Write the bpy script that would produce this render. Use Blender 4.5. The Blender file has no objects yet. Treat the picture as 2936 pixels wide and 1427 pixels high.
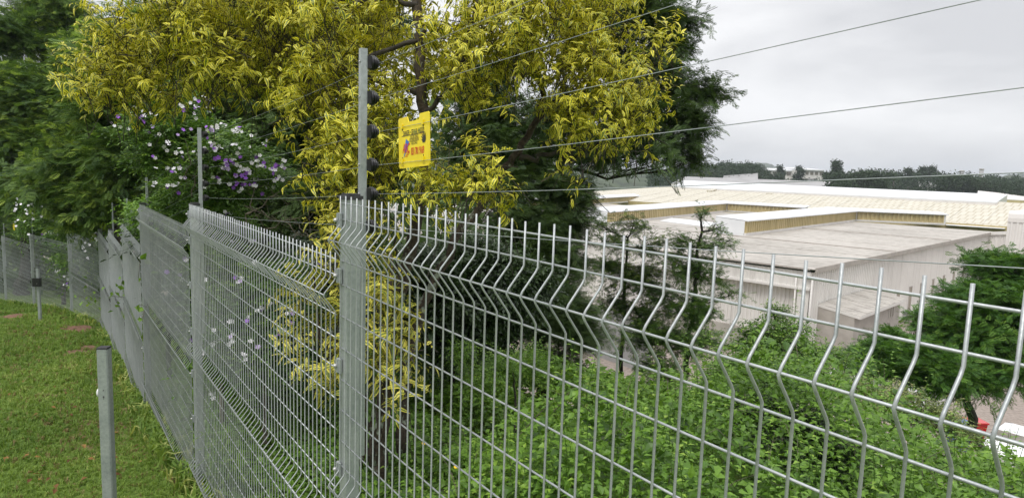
import bpy, math, random
import numpy as np
from mathutils import Matrix, Vector
random.seed(7); rng = np.random.default_rng(11)
R = math.radians
S = bpy.context.scene
COL = S.collection

# ------------------------------------------------------------------ camera
FPX, PITCH, ROLL = 1909.25, 0.11617, 0.03333         # focal length in photo pixels, tilt, roll
CX, CY = 1468.0, 713.5
FW = np.array([0, math.cos(PITCH), -math.sin(PITCH)])
_up = np.array([0, math.sin(PITCH), math.cos(PITCH)]); _rt = np.array([1.0, 0, 0])
RT = math.cos(ROLL)*_rt + math.sin(ROLL)*_up
UP = -math.sin(ROLL)*_rt + math.cos(ROLL)*_up
cam_d = bpy.data.cameras.new('camera'); cam = bpy.data.objects.new('camera', cam_d); COL.objects.link(cam)
cam.matrix_world = Matrix(((RT[0], UP[0], -FW[0], 0), (RT[1], UP[1], -FW[1], 0), (RT[2], UP[2], -FW[2], 0), (0, 0, 0, 1)))
cam_d.sensor_width = 36; cam_d.lens = FPX/2936*36
cam_d.clip_start = 0.05; cam_d.clip_end = 9000
S.camera = cam
# ------------------------------------------------------------------ world + sun (overcast)
SUN_EL, SUN_AZ = R(58), R(-150)
w = bpy.data.worlds.new('World'); S.world = w; w.use_nodes = True
nt = w.node_tree; nt.nodes.clear()
def N(t, **k):
    n = nt.nodes.new(t)
    for a, b in k.items(): setattr(n, a, b)
    return n
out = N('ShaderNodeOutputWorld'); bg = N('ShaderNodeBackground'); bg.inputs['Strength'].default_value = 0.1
sky = N('ShaderNodeTexSky', sky_type='NISHITA'); sky.sun_disc = False; sky.sun_elevation = SUN_EL; sky.sun_rotation = SUN_AZ
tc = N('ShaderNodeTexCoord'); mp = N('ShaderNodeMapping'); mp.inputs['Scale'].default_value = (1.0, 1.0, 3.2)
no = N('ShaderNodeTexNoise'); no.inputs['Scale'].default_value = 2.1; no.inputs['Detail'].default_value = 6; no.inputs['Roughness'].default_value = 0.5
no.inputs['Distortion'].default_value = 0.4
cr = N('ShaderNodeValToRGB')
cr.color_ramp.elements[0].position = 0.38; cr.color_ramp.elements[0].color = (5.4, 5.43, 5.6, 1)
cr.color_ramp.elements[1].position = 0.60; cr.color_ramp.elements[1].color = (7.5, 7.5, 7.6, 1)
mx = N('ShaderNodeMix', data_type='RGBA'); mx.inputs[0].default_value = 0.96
L = nt.links.new
L(tc.outputs['Generated'], mp.inputs['Vector']); L(mp.outputs[0], no.inputs['Vector']); L(no.outputs['Fac'], cr.inputs['Fac'])
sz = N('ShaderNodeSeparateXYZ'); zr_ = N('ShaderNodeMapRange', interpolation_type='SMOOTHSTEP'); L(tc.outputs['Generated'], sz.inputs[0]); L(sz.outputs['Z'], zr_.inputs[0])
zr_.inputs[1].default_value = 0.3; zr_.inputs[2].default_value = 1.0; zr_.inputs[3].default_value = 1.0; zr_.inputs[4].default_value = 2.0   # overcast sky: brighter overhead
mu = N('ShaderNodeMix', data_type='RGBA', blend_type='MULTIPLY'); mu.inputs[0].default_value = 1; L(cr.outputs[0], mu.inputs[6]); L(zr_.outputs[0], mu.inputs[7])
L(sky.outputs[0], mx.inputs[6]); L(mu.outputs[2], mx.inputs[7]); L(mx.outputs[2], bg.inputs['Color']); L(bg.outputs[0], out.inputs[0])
sl = bpy.data.lights.new('sun', 'SUN'); sl.energy = 1.5; sl.angle = R(25); sl.color = (1, 0.97, 0.92)
so = bpy.data.objects.new('sun', sl); COL.objects.link(so)
sd = Vector((math.sin(SUN_AZ)*math.cos(SUN_EL), math.cos(SUN_AZ)*math.cos(SUN_EL), math.sin(SUN_EL)))
so.rotation_euler = sd.to_track_quat('Z', 'Y').to_euler()
S.view_settings.view_transform = 'Standard'; S.view_settings.look = 'None'; S.view_settings.gamma = 1
S.view_settings.use_curve_mapping = False; S.view_settings.exposure = 0.45
S.render.engine = 'CYCLES'; S.cycles.max_bounces = 9; S.cycles.diffuse_bounces = 6; S.cycles.transmission_bounces = 6
S.cycles.transparent_max_bounces = 4; S.cycles.use_denoising = True

# ------------------------------------------------------------------ pixel <-> place helpers
def ray(px, py): return FW + RT*(px-CX)/FPX - UP*(py-CY)/FPX
def at(px, py, d): return ray(px, py)*d
def on_plane(px, py, P0, n):
    r = ray(px, py); return r*(np.dot(P0, n)/np.dot(r, n))
def proj(P):
    P = np.asarray(P, float); z = P@FW
    return CX+FPX*(P@RT)/z, CY-FPX*(P@UP)/z, z

# ------------------------------------------------------------------ object helpers
def tag(o, label=None, cat=None, group=None, kind=None):
    if label: o['label'] = label
    if cat: o['category'] = cat
    if group: o['group'] = group
    if kind: o['kind'] = kind
    return o
def empty(name, loc=(0, 0, 0), parent=None):
    o = bpy.data.objects.new(name, None); o.empty_display_size = 0.1; COL.objects.link(o); o.location = loc
    if parent: o.parent = parent
    return o
def link(name, me, parent=None):
    o = bpy.data.objects.new(name, me); COL.objects.link(o)
    if parent:
        o.parent = parent; o.matrix_parent_inverse = Matrix.Translation(-Vector(parent.location)) if parent.parent is None else Matrix.Translation(-Vector(parent.matrix_world.translation if False else wl(parent)))
    return o
def wl(o):
    v = Vector(o.location)
    # parents are placed by translation only and their children are modelled in world space
    return v if o.get('_w') else Vector((0, 0, 0)) if o.type == 'MESH' else v
class MB:
    """collects polygons, world coordinates"""
    def __init__(s): s.v = []; s.f = []; s.sm = []
    def add(s, vs, fs, smooth=False):
        b = len(s.v); s.v += [tuple(map(float, x)) for x in vs]; s.f += [tuple(b+i for i in q) for q in fs]; s.sm += [smooth]*len(fs)
    def hexa(s, c):        # 8 corners: bottom 4, top 4
        s.add(c, [(3, 2, 1, 0), (4, 5, 6, 7), (0, 1, 5, 4), (1, 2, 6, 5), (2, 3, 7, 6), (3, 0, 4, 7)])
    def box(s, c, sx, sy, sz, ax=(1, 0, 0), ay=(0, 1, 0), az=(0, 0, 1)):
        c, ax, ay, az = [np.array(q, float) for q in (c, ax, ay, az)]
        k = [(-1, -1), (1, -1), (1, 1), (-1, 1)]
        s.hexa([c+ax*sx/2*i+ay*sy/2*j-az*sz/2 for i, j in k]+[c+ax*sx/2*i+ay*sy/2*j+az*sz/2 for i, j in k])
    def tube(s, pts, rad, n=6, cap=True, smooth=True):
        pts = [np.array(p, float) for p in pts]
        rad = [rad]*len(pts) if np.isscalar(rad) else rad
        vs = []; fs = []; prev = None
        for i, p in enumerate(pts):
            t = pts[min(i+1, len(pts)-1)]-pts[max(i-1, 0)]; t = t/(np.linalg.norm(t)+1e-9)
            if prev is None:
                a = np.array([0, 0, 1.0]) if abs(t[2]) < .9 else np.array([1.0, 0, 0])
                x = np.cross(t, a)
            else: x = prev-t*np.dot(prev, t)
            x /= np.linalg.norm(x)+1e-9; y = np.cross(t, x); prev = x
            for k in range(n):
                th = 2*math.pi*k/n; vs.append(p+(x*math.cos(th)+y*math.sin(th))*rad[i])
        for i in range(len(pts)-1):
            for k in range(n):
                a = i*n+k; b = i*n+(k+1) % n; fs.append((a, b, b+n, a+n))
        s.add(vs, fs, smooth)
        if cap:
            b = len(s.v)-len(vs)
            s.f.append(tuple(b+k for k in range(n))[::-1]); s.sm.append(False)
            e = b+(len(pts)-1)*n; s.f.append(tuple(e+k for k in range(n))); s.sm.append(False)
    def lathe(s, c, axis, prof, n=12):   # prof: (distance along axis, radius)
        s.tube([np.array(c)+np.array(axis)*d for d, r in prof], [r for d, r in prof], n)
    def mesh(s, name, mat):
        me = bpy.data.meshes.new(name); me.from_pydata(s.v, [], s.f)
        me.polygons.foreach_set('use_smooth', s.sm); me.materials.append(mat); me.update(); return me
    def build(s, name, mat, parent=None): return link(name, s.mesh(name, mat), parent)

def rawmesh(name, V, F, mat, uv=None, rnd=None, smooth=False):
    """V (n,3), F (m,k) arrays -> mesh, fast"""
    me = bpy.data.meshes.new(name); m, k = F.shape
    me.vertices.add(len(V)); me.vertices.foreach_set('co', V.astype(np.float32).ravel())
    me.loops.add(m*k); me.loops.foreach_set('vertex_index', F.astype(np.int32).ravel())
    me.polygons.add(m); me.polygons.foreach_set('loop_start', np.arange(0, m*k, k, dtype=np.int32))
    me.update(calc_edges=True)
    me.polygons.foreach_set('use_smooth', np.full(m, smooth))
    if uv is not None:
        l = me.uv_layers.new(name='UVMap'); l.data.foreach_set('uv', uv[F.ravel()].astype(np.float32).ravel())
    if rnd is not None:
        a = me.attributes.new('rnd', 'FLOAT', 'POINT'); a.data.foreach_set('value', rnd.astype(np.float32))
    me.materials.append(mat); me.validate(); return me
def scatter_arrays(tpl, M, P):
    V, F, UV = tpl; n, k = len(P), len(V)
    W = (np.einsum('nij,kj->nki', M, V)+P[:, None, :]).reshape(-1, 3)
    FF = (F[None]+(np.arange(n)*k)[:, None, None]).reshape(-1, F.shape[1])
    return W, FF, np.tile(UV, (n, 1))
def scatter(name, tpl, M, P, rnd, mat, parent=None, smooth=False):
    W, FF, U = scatter_arrays(tpl, M, P)
    return link(name, rawmesh(name, W, FF, mat, U, np.repeat(rnd, len(tpl[0])), smooth), parent)
def nrm(a): return a/(np.linalg.norm(a, axis=-1, keepdims=True)+1e-9)
def frames(f, up, scale):
    """local Y along f, local Z near up"""
    f = nrm(f); x = nrm(np.cross(f, up)); z = np.cross(x, f)
    return np.stack([x, f, z], axis=2)*np.asarray(scale)[:, None, None]
def rdir(n): return nrm(rng.normal(size=(n, 3)))

# ------------------------------------------------------------------ materials
def mat(name):
    m = bpy.data.materials.new(name); m.use_nodes = True; t = m.node_tree; t.nodes.clear()
    o = t.nodes.new('ShaderNodeOutputMaterial'); return m, t, o
def prin(t, o, **k):
    p = t.nodes.new('ShaderNodeBsdfPrincipled'); t.links.new(p.outputs[0], o.inputs[0])
    for a, b in k.items(): p.inputs[a.replace('_', ' ')].default_value = b
    return p
def noise(t, scale, detail=4, rough=.55, vec=None, dist=0):
    n = t.nodes.new('ShaderNodeTexNoise'); n.inputs['Scale'].default_value = scale; n.inputs['Detail'].default_value = detail
    n.inputs['Roughness'].default_value = rough; n.inputs['Distortion'].default_value = dist
    if vec is None:
        g = t.nodes.new('ShaderNodeNewGeometry'); vec = g.outputs['Position']
    t.links.new(vec, n.inputs['Vector']); return n.outputs['Fac']
def ramp(t, fac, stops, interp='LINEAR'):
    r = t.nodes.new('ShaderNodeValToRGB'); r.color_ramp.interpolation = interp
    while len(r.color_ramp.elements) < len(stops): r.color_ramp.elements.new(0.5)
    for e, (p, c) in zip(r.color_ramp.elements, stops): e.position = p; e.color = (*c, 1) if len(c) == 3 else c
    t.links.new(fac, r.inputs[0]); return r.outputs[0]
def mixc(t, fac, a, b, mode='MIX'):
    m = t.nodes.new('ShaderNodeMix'); m.data_type = 'RGBA'; m.blend_type = mode
    for s, v in ((m.inputs[0], fac), (m.inputs[6], a), (m.inputs[7], b)):
        if isinstance(v, (int, float)): s.default_value = v
        elif isinstance(v, tuple): s.default_value = (*v, 1)
        else: t.links.new(v, s)
    return m.outputs[2]
def bump(t, h, strength=.3, dist=.01):
    b = t.nodes.new('ShaderNodeBump'); b.inputs['Strength'].default_value = strength; b.inputs['Distance'].default_value = dist
    t.links.new(h, b.inputs['Height']); return b.outputs[0]
def mapped(t, scale=(1, 1, 1), rot=(0, 0, 0), coord='Position'):
    g = t.nodes.new('ShaderNodeNewGeometry'); m = t.nodes.new('ShaderNodeMapping')
    m.inputs['Scale'].default_value = scale; m.inputs['Rotation'].default_value = rot
    t.links.new(g.outputs['Position'], m.inputs['Vector']); return m.outputs[0]
def simple(name, c1, c2, scale, rough=.7, metal=0, bs=.2, bd=.004, stops=(.35, .65), spec=.5, vec=None):
    m, t, o = mat(name); p = prin(t, o, Roughness=rough, Metallic=metal)
    p.inputs['Specular IOR Level'].default_value = spec
    v = mapped(t, vec) if vec else None
    f = noise(t, scale, 6, .6, v); t.links.new(ramp(t, f, [(stops[0], c1), (stops[1], c2)]), p.inputs['Base Color'])
    if bs: t.links.new(bump(t, f, bs, bd), p.inputs['Normal'])
    return m
def galv(name, c1=(.24, .27, .275), c2=(.38, .41, .415), sc=60, met=.45):
    m, t, o = mat(name); p = prin(t, o, Metallic=met)
    f = noise(t, sc, 5, .65); f2 = noise(t, 7, 3)
    c = mixc(t, .35, ramp(t, f, [(.35, c1), (.62, c2)]), ramp(t, f2, [(.3, (.32, .35, .36)), (.7, (.6, .62, .63))]))
    c = mixc(t, ramp(t, noise(t, 22, 6, .75), [(.74, (0, 0, 0)), (.80, (.7, .7, .7))]), c, (.16, .085, .04))
    t.links.new(c, p.inputs['Base Color'])
    t.links.new(ramp(t, f, [(.3, (.5,)*3), (.7, (.36,)*3)]), p.inputs['Roughness'])
    t.links.new(bump(t, f, .12, .002), p.inputs['Normal']); return m
def leafmat(name, a, b, transl=.3, rough=.45, spec=.35, edge=None, new=None):
    """a,b: the two ends of the leaf-to-leaf colour range; edge: colour of a pale leaf margin"""
    m, t, o = mat(name); at_ = t.nodes.new('ShaderNodeAttribute'); at_.attribute_name = 'rnd'
    oi = t.nodes.new('ShaderNodeObjectInfo'); mr = t.nodes.new('ShaderNodeMath'); mr.operation = 'MULTIPLY_ADD'; mr.use_clamp = True
    t.links.new(oi.outputs['Random'], mr.inputs[0]); mr.inputs[1].default_value = 0 if edge else .38; ad = t.nodes.new('ShaderNodeMath'); ad.operation = 'SUBTRACT'; t.links.new(at_.outputs['Fac'], ad.inputs[0]); ad.inputs[1].default_value = 0 if edge else .19
    t.links.new(ad.outputs[0], mr.inputs[2]); rn = mr.outputs[0]; stops = [(0, a), (.85 if new else 1, b)]+([(1, new)] if new else [])
    c = ramp(t, rn, stops)
    if edge:
        uv = t.nodes.new('ShaderNodeUVMap'); sx = t.nodes.new('ShaderNodeSeparateXYZ'); t.links.new(uv.outputs[0], sx.inputs[0])
        def M(op, x, y=None, z=None):
            n = t.nodes.new('ShaderNodeMath'); n.operation = op
            for i, v in enumerate((x, y, z)):
                if v is None: continue
                if isinstance(v, (int, float)): n.inputs[i].default_value = v
                else: t.links.new(v, n.inputs[i])
            return n.outputs[0]
        d = M('ABSOLUTE', M('SUBTRACT', sx.outputs[0], .5))          # 0 midrib .. .5 margin
        nz = noise(t, 90, 3); d2 = M('ADD', d, M('MULTIPLY', M('SUBTRACT', nz, .5), .55))
        d3 = M('ADD', d2, M('MULTIPLY', M('SUBTRACT', rn, .5), .25))
        k = ramp(t, d3, [(.20, (0, 0, 0)), (.27, (1, 1, 1))])
        ec = ramp(t, rn, [(0, edge[0]), (1, edge[1])])
        c = mixc(t, k, c, ec)
        rib = ramp(t, d, [(.015, (1, 1, 1)), (.03, (0, 0, 0))])
        c = mixc(t, M('MULTIPLY', rib, .5), c, ec)
    p = t.nodes.new('ShaderNodeBsdfPrincipled'); p.inputs['Roughness'].default_value = rough
    p.inputs['Specular IOR Level'].default_value = spec; t.links.new(c, p.inputs['Base Color'])
    tr = t.nodes.new('ShaderNodeBsdfTranslucent'); t.links.new(mixc(t, 1.0, c, (1.0, 1.0, .55), 'MULTIPLY'), tr.inputs['Color'])
    ms = t.nodes.new('ShaderNodeMixShader'); ms.inputs[0].default_value = transl
    t.links.new(p.outputs[0], ms.inputs[1]); t.links.new(tr.outputs[0], ms.inputs[2]); t.links.new(ms.outputs[0], o.inputs[0])
    return m
M_galv = galv('galvanised steel'); M_wire = galv('galvanised wire', (.29, .31, .32), (.42, .44, .45), 150, .35)
M_bolt = simple('bolt zinc', (.4, .4, .4), (.52, .52, .52), 80, .45, .6, 0)
M_black = simple('black plastic', (.008, .008, .009), (.018, .018, .02), 40, .38)
M_cap = simple('black cap rubber', (.02, .02, .022), (.05, .05, .055), 40, .6)
M_white = simple('white plastic', (.72, .72, .72), (.8, .8, .8), 20, .4)
M_yellow = simple('yellow sign plastic', (.80, .60, .008), (.92, .72, .012), 14, .38, 0, .05)
def flat(name, c, rough=.5):
    m, t, o = mat(name); prin(t, o, Base_Color=(*c, 1), Roughness=rough); return m
M_ink = flat('black print', (.03, .025, .02)); M_red = flat('red print', (.62, .02, .02)); M_blue = flat('blue print', (.04, .16, .5))
M_green = flat('green print', (.01, .10, .05)); M_brownp = flat('brown print', (.18, .1, .03))
M_bark = simple('dark bark', (.018, .015, .012), (.07, .06, .048), 14, .9, 0, .8, .02)
m, t, o = mat('lichen bark'); p = prin(t, o, Roughness=.9)
f = noise(t, 30, 6, .7); g = noise(t, 9, 5, .6)
c = mixc(t, ramp(t, g, [(.56, (0, 0, 0)), (.62, (1, 1, 1))]), ramp(t, f, [(.35, (.022, .016, .011)), (.7, (.10, .075, .05))]), ramp(t, f, [(.3, (.17, .2, .15)), (.7, (.34, .38, .31))]))
t.links.new(c, p.inputs['Base Color']); t.links.new(bump(t, f, .9, .015), p.inputs['Normal']); M_lichen = m
M_twig = simple('grey twigs', (.07, .055, .04), (.2, .17, .13), 30, .85)
M_lvar = leafmat('variegated leaf', (.07, .13, .025), (.15, .21, .04), .34, .42, .4, edge=((.72, .66, .035), (1.0, .90, .11)))
M_lvar2 = leafmat('pale variegated leaf', (.08, .14, .03), (.18, .23, .05), .32, .42, .4, edge=((.55, .5, .05), (.9, .8, .16)))
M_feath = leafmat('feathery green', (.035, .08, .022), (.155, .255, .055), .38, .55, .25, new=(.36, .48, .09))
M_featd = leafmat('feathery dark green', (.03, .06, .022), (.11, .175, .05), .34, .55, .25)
M_brun = leafmat('shrub green', (.045, .105, .02), (.13, .245, .042), .34, .4, .4, new=(.25, .38, .06))
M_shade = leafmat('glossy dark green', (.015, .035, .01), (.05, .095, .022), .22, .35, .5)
M_brite = leafmat('bright shrub green', (.08, .17, .025), (.2, .36, .05), .38, .4, .4, new=(.32, .48, .08))
M_weed = leafmat('weed green', (.07, .16, .022), (.20, .36, .045), .38, .42, .4, new=(.36, .52, .08))
M_grass = leafmat('lawn grass', (.085, .17, .03), (.25, .36, .07), .38, .5, .25, new=(.48, .52, .18))
M_dry = leafmat('dry grass', (.16, .12, .05), (.32, .25, .12), .2, .7, .2)
M_right = leafmat('flamboyant green', (.035, .10, .016), (.10, .22, .034), .34, .45, .3, new=(.18, .32, .05))
M_far = leafmat('distant foliage', (.02, .038, .02), (.055, .085, .042), .1, .7, .1)
M_far2 = leafmat('distant yellow green foliage', (.05, .075, .02), (.1, .13, .035), .1, .7, .1)
M_fw = flat('white petal', (.82, .8, .86)); M_fp = flat('violet petal', (.36, .12, .72)); M_fl = flat('lilac petal', (.58, .42, .8))
M_dand = flat('yellow petal', (.9, .55, .01))

# ------------------------------------------------------------------ fence frame of reference
P0 = np.array([-0.60529, 2.33175]); AZ = -0.61248
U2 = np.array([math.sin(AZ), math.cos(AZ)]); N2 = np.array([U2[1], -U2[0]])      # along, and outward (away from lawn)
def atxy(px, py, d): return at(px, py, d)[:2]
POST = {0: P0+U2*.03}; POST[-1] = POST[0]-U2*3.0; POST[-2] = POST[0]-U2*6.0
POST[1] = POST[0]+U2*2.99
for k, (x, d) in {2: (400, 7.25), 3: (348, 9.7), 4: (309, 12.1), 5: (279, 14.5), 6: (190, 16.7), 7: (82, 18.5), 8: (1, 20.4)}.items(): POST[k] = atxy(x, 640, d)
d89 = nrm(POST[8]-POST[7]); POST[9] = POST[8]+d89*2.95; POST[10] = POST[9]+d89*2.95
TOP = {-2: .29, -1: .09, 0: -.105, 1: -.31, 2: -.48, 3: -.93, 4: -1.29, 5: -1.555, 6: -1.84, 7: -2.165, 8: -2.48, 9: -2.8, 10: -3.1}  # panel k runs from post k-1 to post k ... see below
# panel i spans post i-1 (near) .. post i (far); its top:
PT = {0: -.105, -1: .09, 1: -.31, 2: -.48, 3: -.93, 4: -1.29, 5: -1.555, 6: -1.84, 7: -2.165, 8: -2.48, 9: -2.8, 10: -3.1}
def G(s):
    return np.interp(s, [-30, -6, -3, 0, 3, 6, 9, 11.9, 14.6, 17.8, 20.5, 23.4, 40, 80, 200], [-.9, -1.85, -2.1, -2.32, -2.5, -2.82, -3.15, -3.45, -3.7, -3.95, -4.25, -4.6, -6.2, -9, -11])
def sw(x, y):
    dx, dy = x-P0[0], y-P0[1]; return dx*U2[0]+dy*U2[1], dx*N2[0]+dy*N2[1]
def ground(x, y):
    x = np.asarray(x, float); y = np.asarray(y, float); s, w_ = sw(x, y)
    wf = w_+np.maximum(0, s-14.6)*.235
    b = G(s)
    q = np.clip(wf, 0, None)
    drop = np.where(q < 5, .05*q+.012*q*q, .55+.46*(q-5))
    z = b-drop
    lump = .035*np.sin(x*1.7+.3)*np.cos(y*1.3)+.02*np.sin(x*4.1+y*2.3)
    z = z+lump
    return np.maximum(z, -12.5)
def gpt(px, py, lo=1.0, hi=400):
    """where the view ray through a photo pixel meets the ground"""
    r = ray(px, py)
    for _ in range(60):
        m_ = (lo+hi)/2; p = r*m_
        if p[2] > ground(p[0], p[1]): lo = m_
        else: hi = m_
    return r*lo

# ------------------------------------------------------------------ ground sheet
def axis(n, lin, far):
    t_ = np.linspace(-1, 1, n); return np.sign(t_)*(np.abs(t_)*lin+(np.abs(t_)**7)*far)
gx = axis(300, 40, 3200); gy = axis(300, 40, 3200)+8
X, Y = np.meshgrid(gx, gy); Z = ground(X, Y)
dist = np.hypot(X, Y)
Z = Z+np.where(dist > 320, (dist-320)*.006, 0)
V = np.stack([X.ravel(), Y.ravel(), Z.ravel()], 1); n_ = 300
i_, j_ = np.meshgrid(np.arange(n_-1), np.arange(n_-1)); a_ = (j_*n_+i_).ravel()
F = np.stack([a_, a_+1, a_+n_+1, a_+n_], 1)
m, t, o = mat('lawn soil'); p = prin(t, o, Roughness=.95); p.inputs['Specular IOR Level'].default_value = .15
big = noise(t, .55, 5, .6); fine = noise(t, 26, 6, .7); mid = noise(t, 3, 4)
grassc = ramp(t, fine, [(.3, (.045, .08, .015)), (.6, (.13, .20, .035)), (.8, (.20, .22, .07))])
soil = ramp(t, fine, [(.3, (.09, .05, .03)), (.7, (.23, .14, .09))])
t.links.new(mixc(t, ramp(t, mixc(t, .35, big, fine), [(.60, (0, 0, 0)), (.66, (1, 1, 1))]), grassc, soil), p.inputs['Base Color'])
t.links.new(bump(t, fine, .8, .02), p.inputs['Normal']); M_ground = m
tag(link('ground', rawmesh('ground', V, F, M_ground, smooth=True)), kind='structure')
# bare soil patches on the lawn: low mounds with their own edges
def blobpatch(name, c, rx, ry, rot, material, label):
    mb = MB(); n = 36; vs = [(c[0], c[1], float(ground(c[0], c[1]))+.022)]
    for ring, hgt in ((.5, .018), (.85, .010), (1.0, -.01)):
        for k in range(n):
            th = 2*math.pi*k/n; rr = ring*(1+.22*math.sin(3*th+c[0])+.12*math.sin(7*th+c[1]*3))
            x, y = rx*rr*math.cos(th), ry*rr*math.sin(th)
            X_, Y_ = c[0]+x*math.cos(rot)-y*math.sin(rot), c[1]+x*math.sin(rot)+y*math.cos(rot)
            vs.append((X_, Y_, float(ground(X_, Y_))+hgt))
    fs = [(0, 1+k, 1+(k+1) % n) for k in range(n)]
    for r_ in range(2):
        for k in range(n): a = 1+r_*n; fs.append((a+k, a+n+k, a+n+(k+1) % n, a+(k+1) % n))
    mb.add(vs, fs, True); ob = mb.build(name, material); tag(ob, label, 'soil patch', 'bare soil patches in the lawn'); return ob
M_soil = simple('bare soil', (.10, .05, .03), (.25, .14, .085), 18, .95, 0, 1, .03)
SOILS = []
for px, py, rx, ry, rot, lab in ((640, 1205, .0, 0, 0, ''), (225, 1010, .34, .2, .2, 'patch of bare red soil left of the near pole top'), (262, 997, .3, .2, .1, 'patch of bare red soil right beside the near pole top'), (235, 942, .75, .3, .1, 'long bare soil strip in the lawn near the fence bend'),
                              (400, 1170, .22, .16, .3, 'worn soil patch in the lawn beside the mesh fence'), (345, 1098, .16, .13, 0, 'dry soil patch just right of the near pole'), (45, 905, .6, .25, 0, 'brown soil patch at far left of the lawn'), (498, 1375, .085, .06, .2, 'dark soil hole in the grass near the fence foot')):
    if not lab: continue
    c = gpt(px, py); SOILS.append((c[0], c[1], max(rx, ry)*1.0)); blobpatch('soil_patch', c, rx, ry, AZ, M_soil, lab)

# ------------------------------------------------------------------ mesh fence
UPv = np.array([0, 0, 1.0])
BARS = [(.0, 0), (.057, 0), (.128, .045), (.203, 0), (.289, 0), (.403, 0), (.519, 0), (.636, 0), (.749, 0), (.865, 0), (.959, 0), (1.03, .045), (1.105, 0),
        (1.191, 0), (1.305, 0), (1.42, 0), (1.535, 0), (1.65, 0), (1.765, 0), (1.861, 0), (1.932, .045), (2.007, 0), (2.08, 0)]   # depth below top bar, fold towards the lawn
HEADS = .026
def picket_path():
    P = [(0, HEADS)]
    for fz in (.057, .959, 1.861):
        P += [(0, -(fz+.012)), (-.006, -(fz+.022)), (-.038, -(fz+.060)), (-.044, -(fz+.071)), (-.038, -(fz+.082)), (-.006, -(fz+.124)), (0, -(fz+.134))]
    P += [(0, -2.105)]
    return P
fence = empty('mesh_fence', tuple(P0)+(float(G(0)),))
tag(fence, 'galvanised V-fold wire mesh fence stepping down along the lawn edge', 'fence')
def panel(i, detailed):
    a, b = POST[i-1], POST[i]; u = nrm(b-a); n = np.array([u[1], -u[0]]); zt = PT[i]-HEADS
    if detailed:
        pan = empty('mesh_panel', (*a, zt), fence); pan['_w'] = 1
        pan.matrix_parent_inverse = Matrix.Translation(-fence.location)
        cnt = 60
        mb = MB(); mb.tube([(o_*n[0], o_*n[1], z_) for o_, z_ in picket_path()], .0025, 6)
        pm = mb.mesh('vertical_wire', M_wire)
        for k in range(cnt):
            ob = bpy.data.objects.new('vertical_wire', pm); COL.objects.link(ob); ob.parent = pan
            q = u*(.02+.05*k if i > 0 else 3.0-.03-.05*k-0.0)
            ob.location = (q[0], q[1], random.uniform(-.0025, .0025)); ob.rotation_euler.z = random.uniform(-.01, .01)
        L_ = .05*(cnt-1)
        hb = MB(); st = u*(.02 if i > 0 else .02); hb.tube([(st[0], st[1], 0), (st[0]+u[0]*L_, st[1]+u[1]*L_, 0)], .0024, 6)
        hm = hb.mesh('horizontal_wire', M_wire)
        for dz, off in BARS:
            ob = bpy.data.objects.new('horizontal_wire', hm); COL.objects.link(ob); ob.parent = pan
            o2 = .0048-(off if off == 0 else off-.0005); ob.location = (n[0]*o2, n[1]*o2, -dz)
    else:
        mb = MB(); Lp = np.linalg.norm(b-a); cnt = int(Lp/.05)-1
        for k in range(cnt):
            q = a+u*(.03+.05*k); path = [p_ for j, p_ in enumerate(picket_path()) if j == 0 or j > 21 or (j-1) % 7 in (1, 3, 5)]
            mb.tube([(q[0]+n[0]*o_, q[1]+n[1]*o_, zt+z_) for o_, z_ in path], .0027, 4, False)
        for dz, off in BARS:
            e = a+u*(.03+.05*(cnt-1)); s_ = a+u*.03; o2 = .0048-off
            mb.tube([(s_[0]+n[0]*o2, s_[1]+n[1]*o2, zt-dz), (e[0]+n[0]*o2, e[1]+n[1]*o2, zt-dz)], .0026, 4, False)
        ob = mb.build('mesh_panel', M_wire, fence)
        if i >= 2: ob['kind'] = 'stuff'
panel(0, True); panel(1, True)
for i in (-1, 2, 3, 4, 5, 6, 7, 8, 9, 10): panel(i, False)
def postdir(i):
    a = POST.get(i+1, POST[i]); b = POST.get(i-1, POST[i]); return nrm(a-b)
ELEC = empty('electric_fence', tuple(P0+N2*.07)+(.45,)); tag(ELEC, 'six-strand electric fence on thin poles above the mesh fence', 'electric fence')
INS = {}
WZ = [-.045, -.165, -.283, -.400, -.503, -.62]
TUBE = {0: .40, 1: .235, -1: .60}
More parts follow.
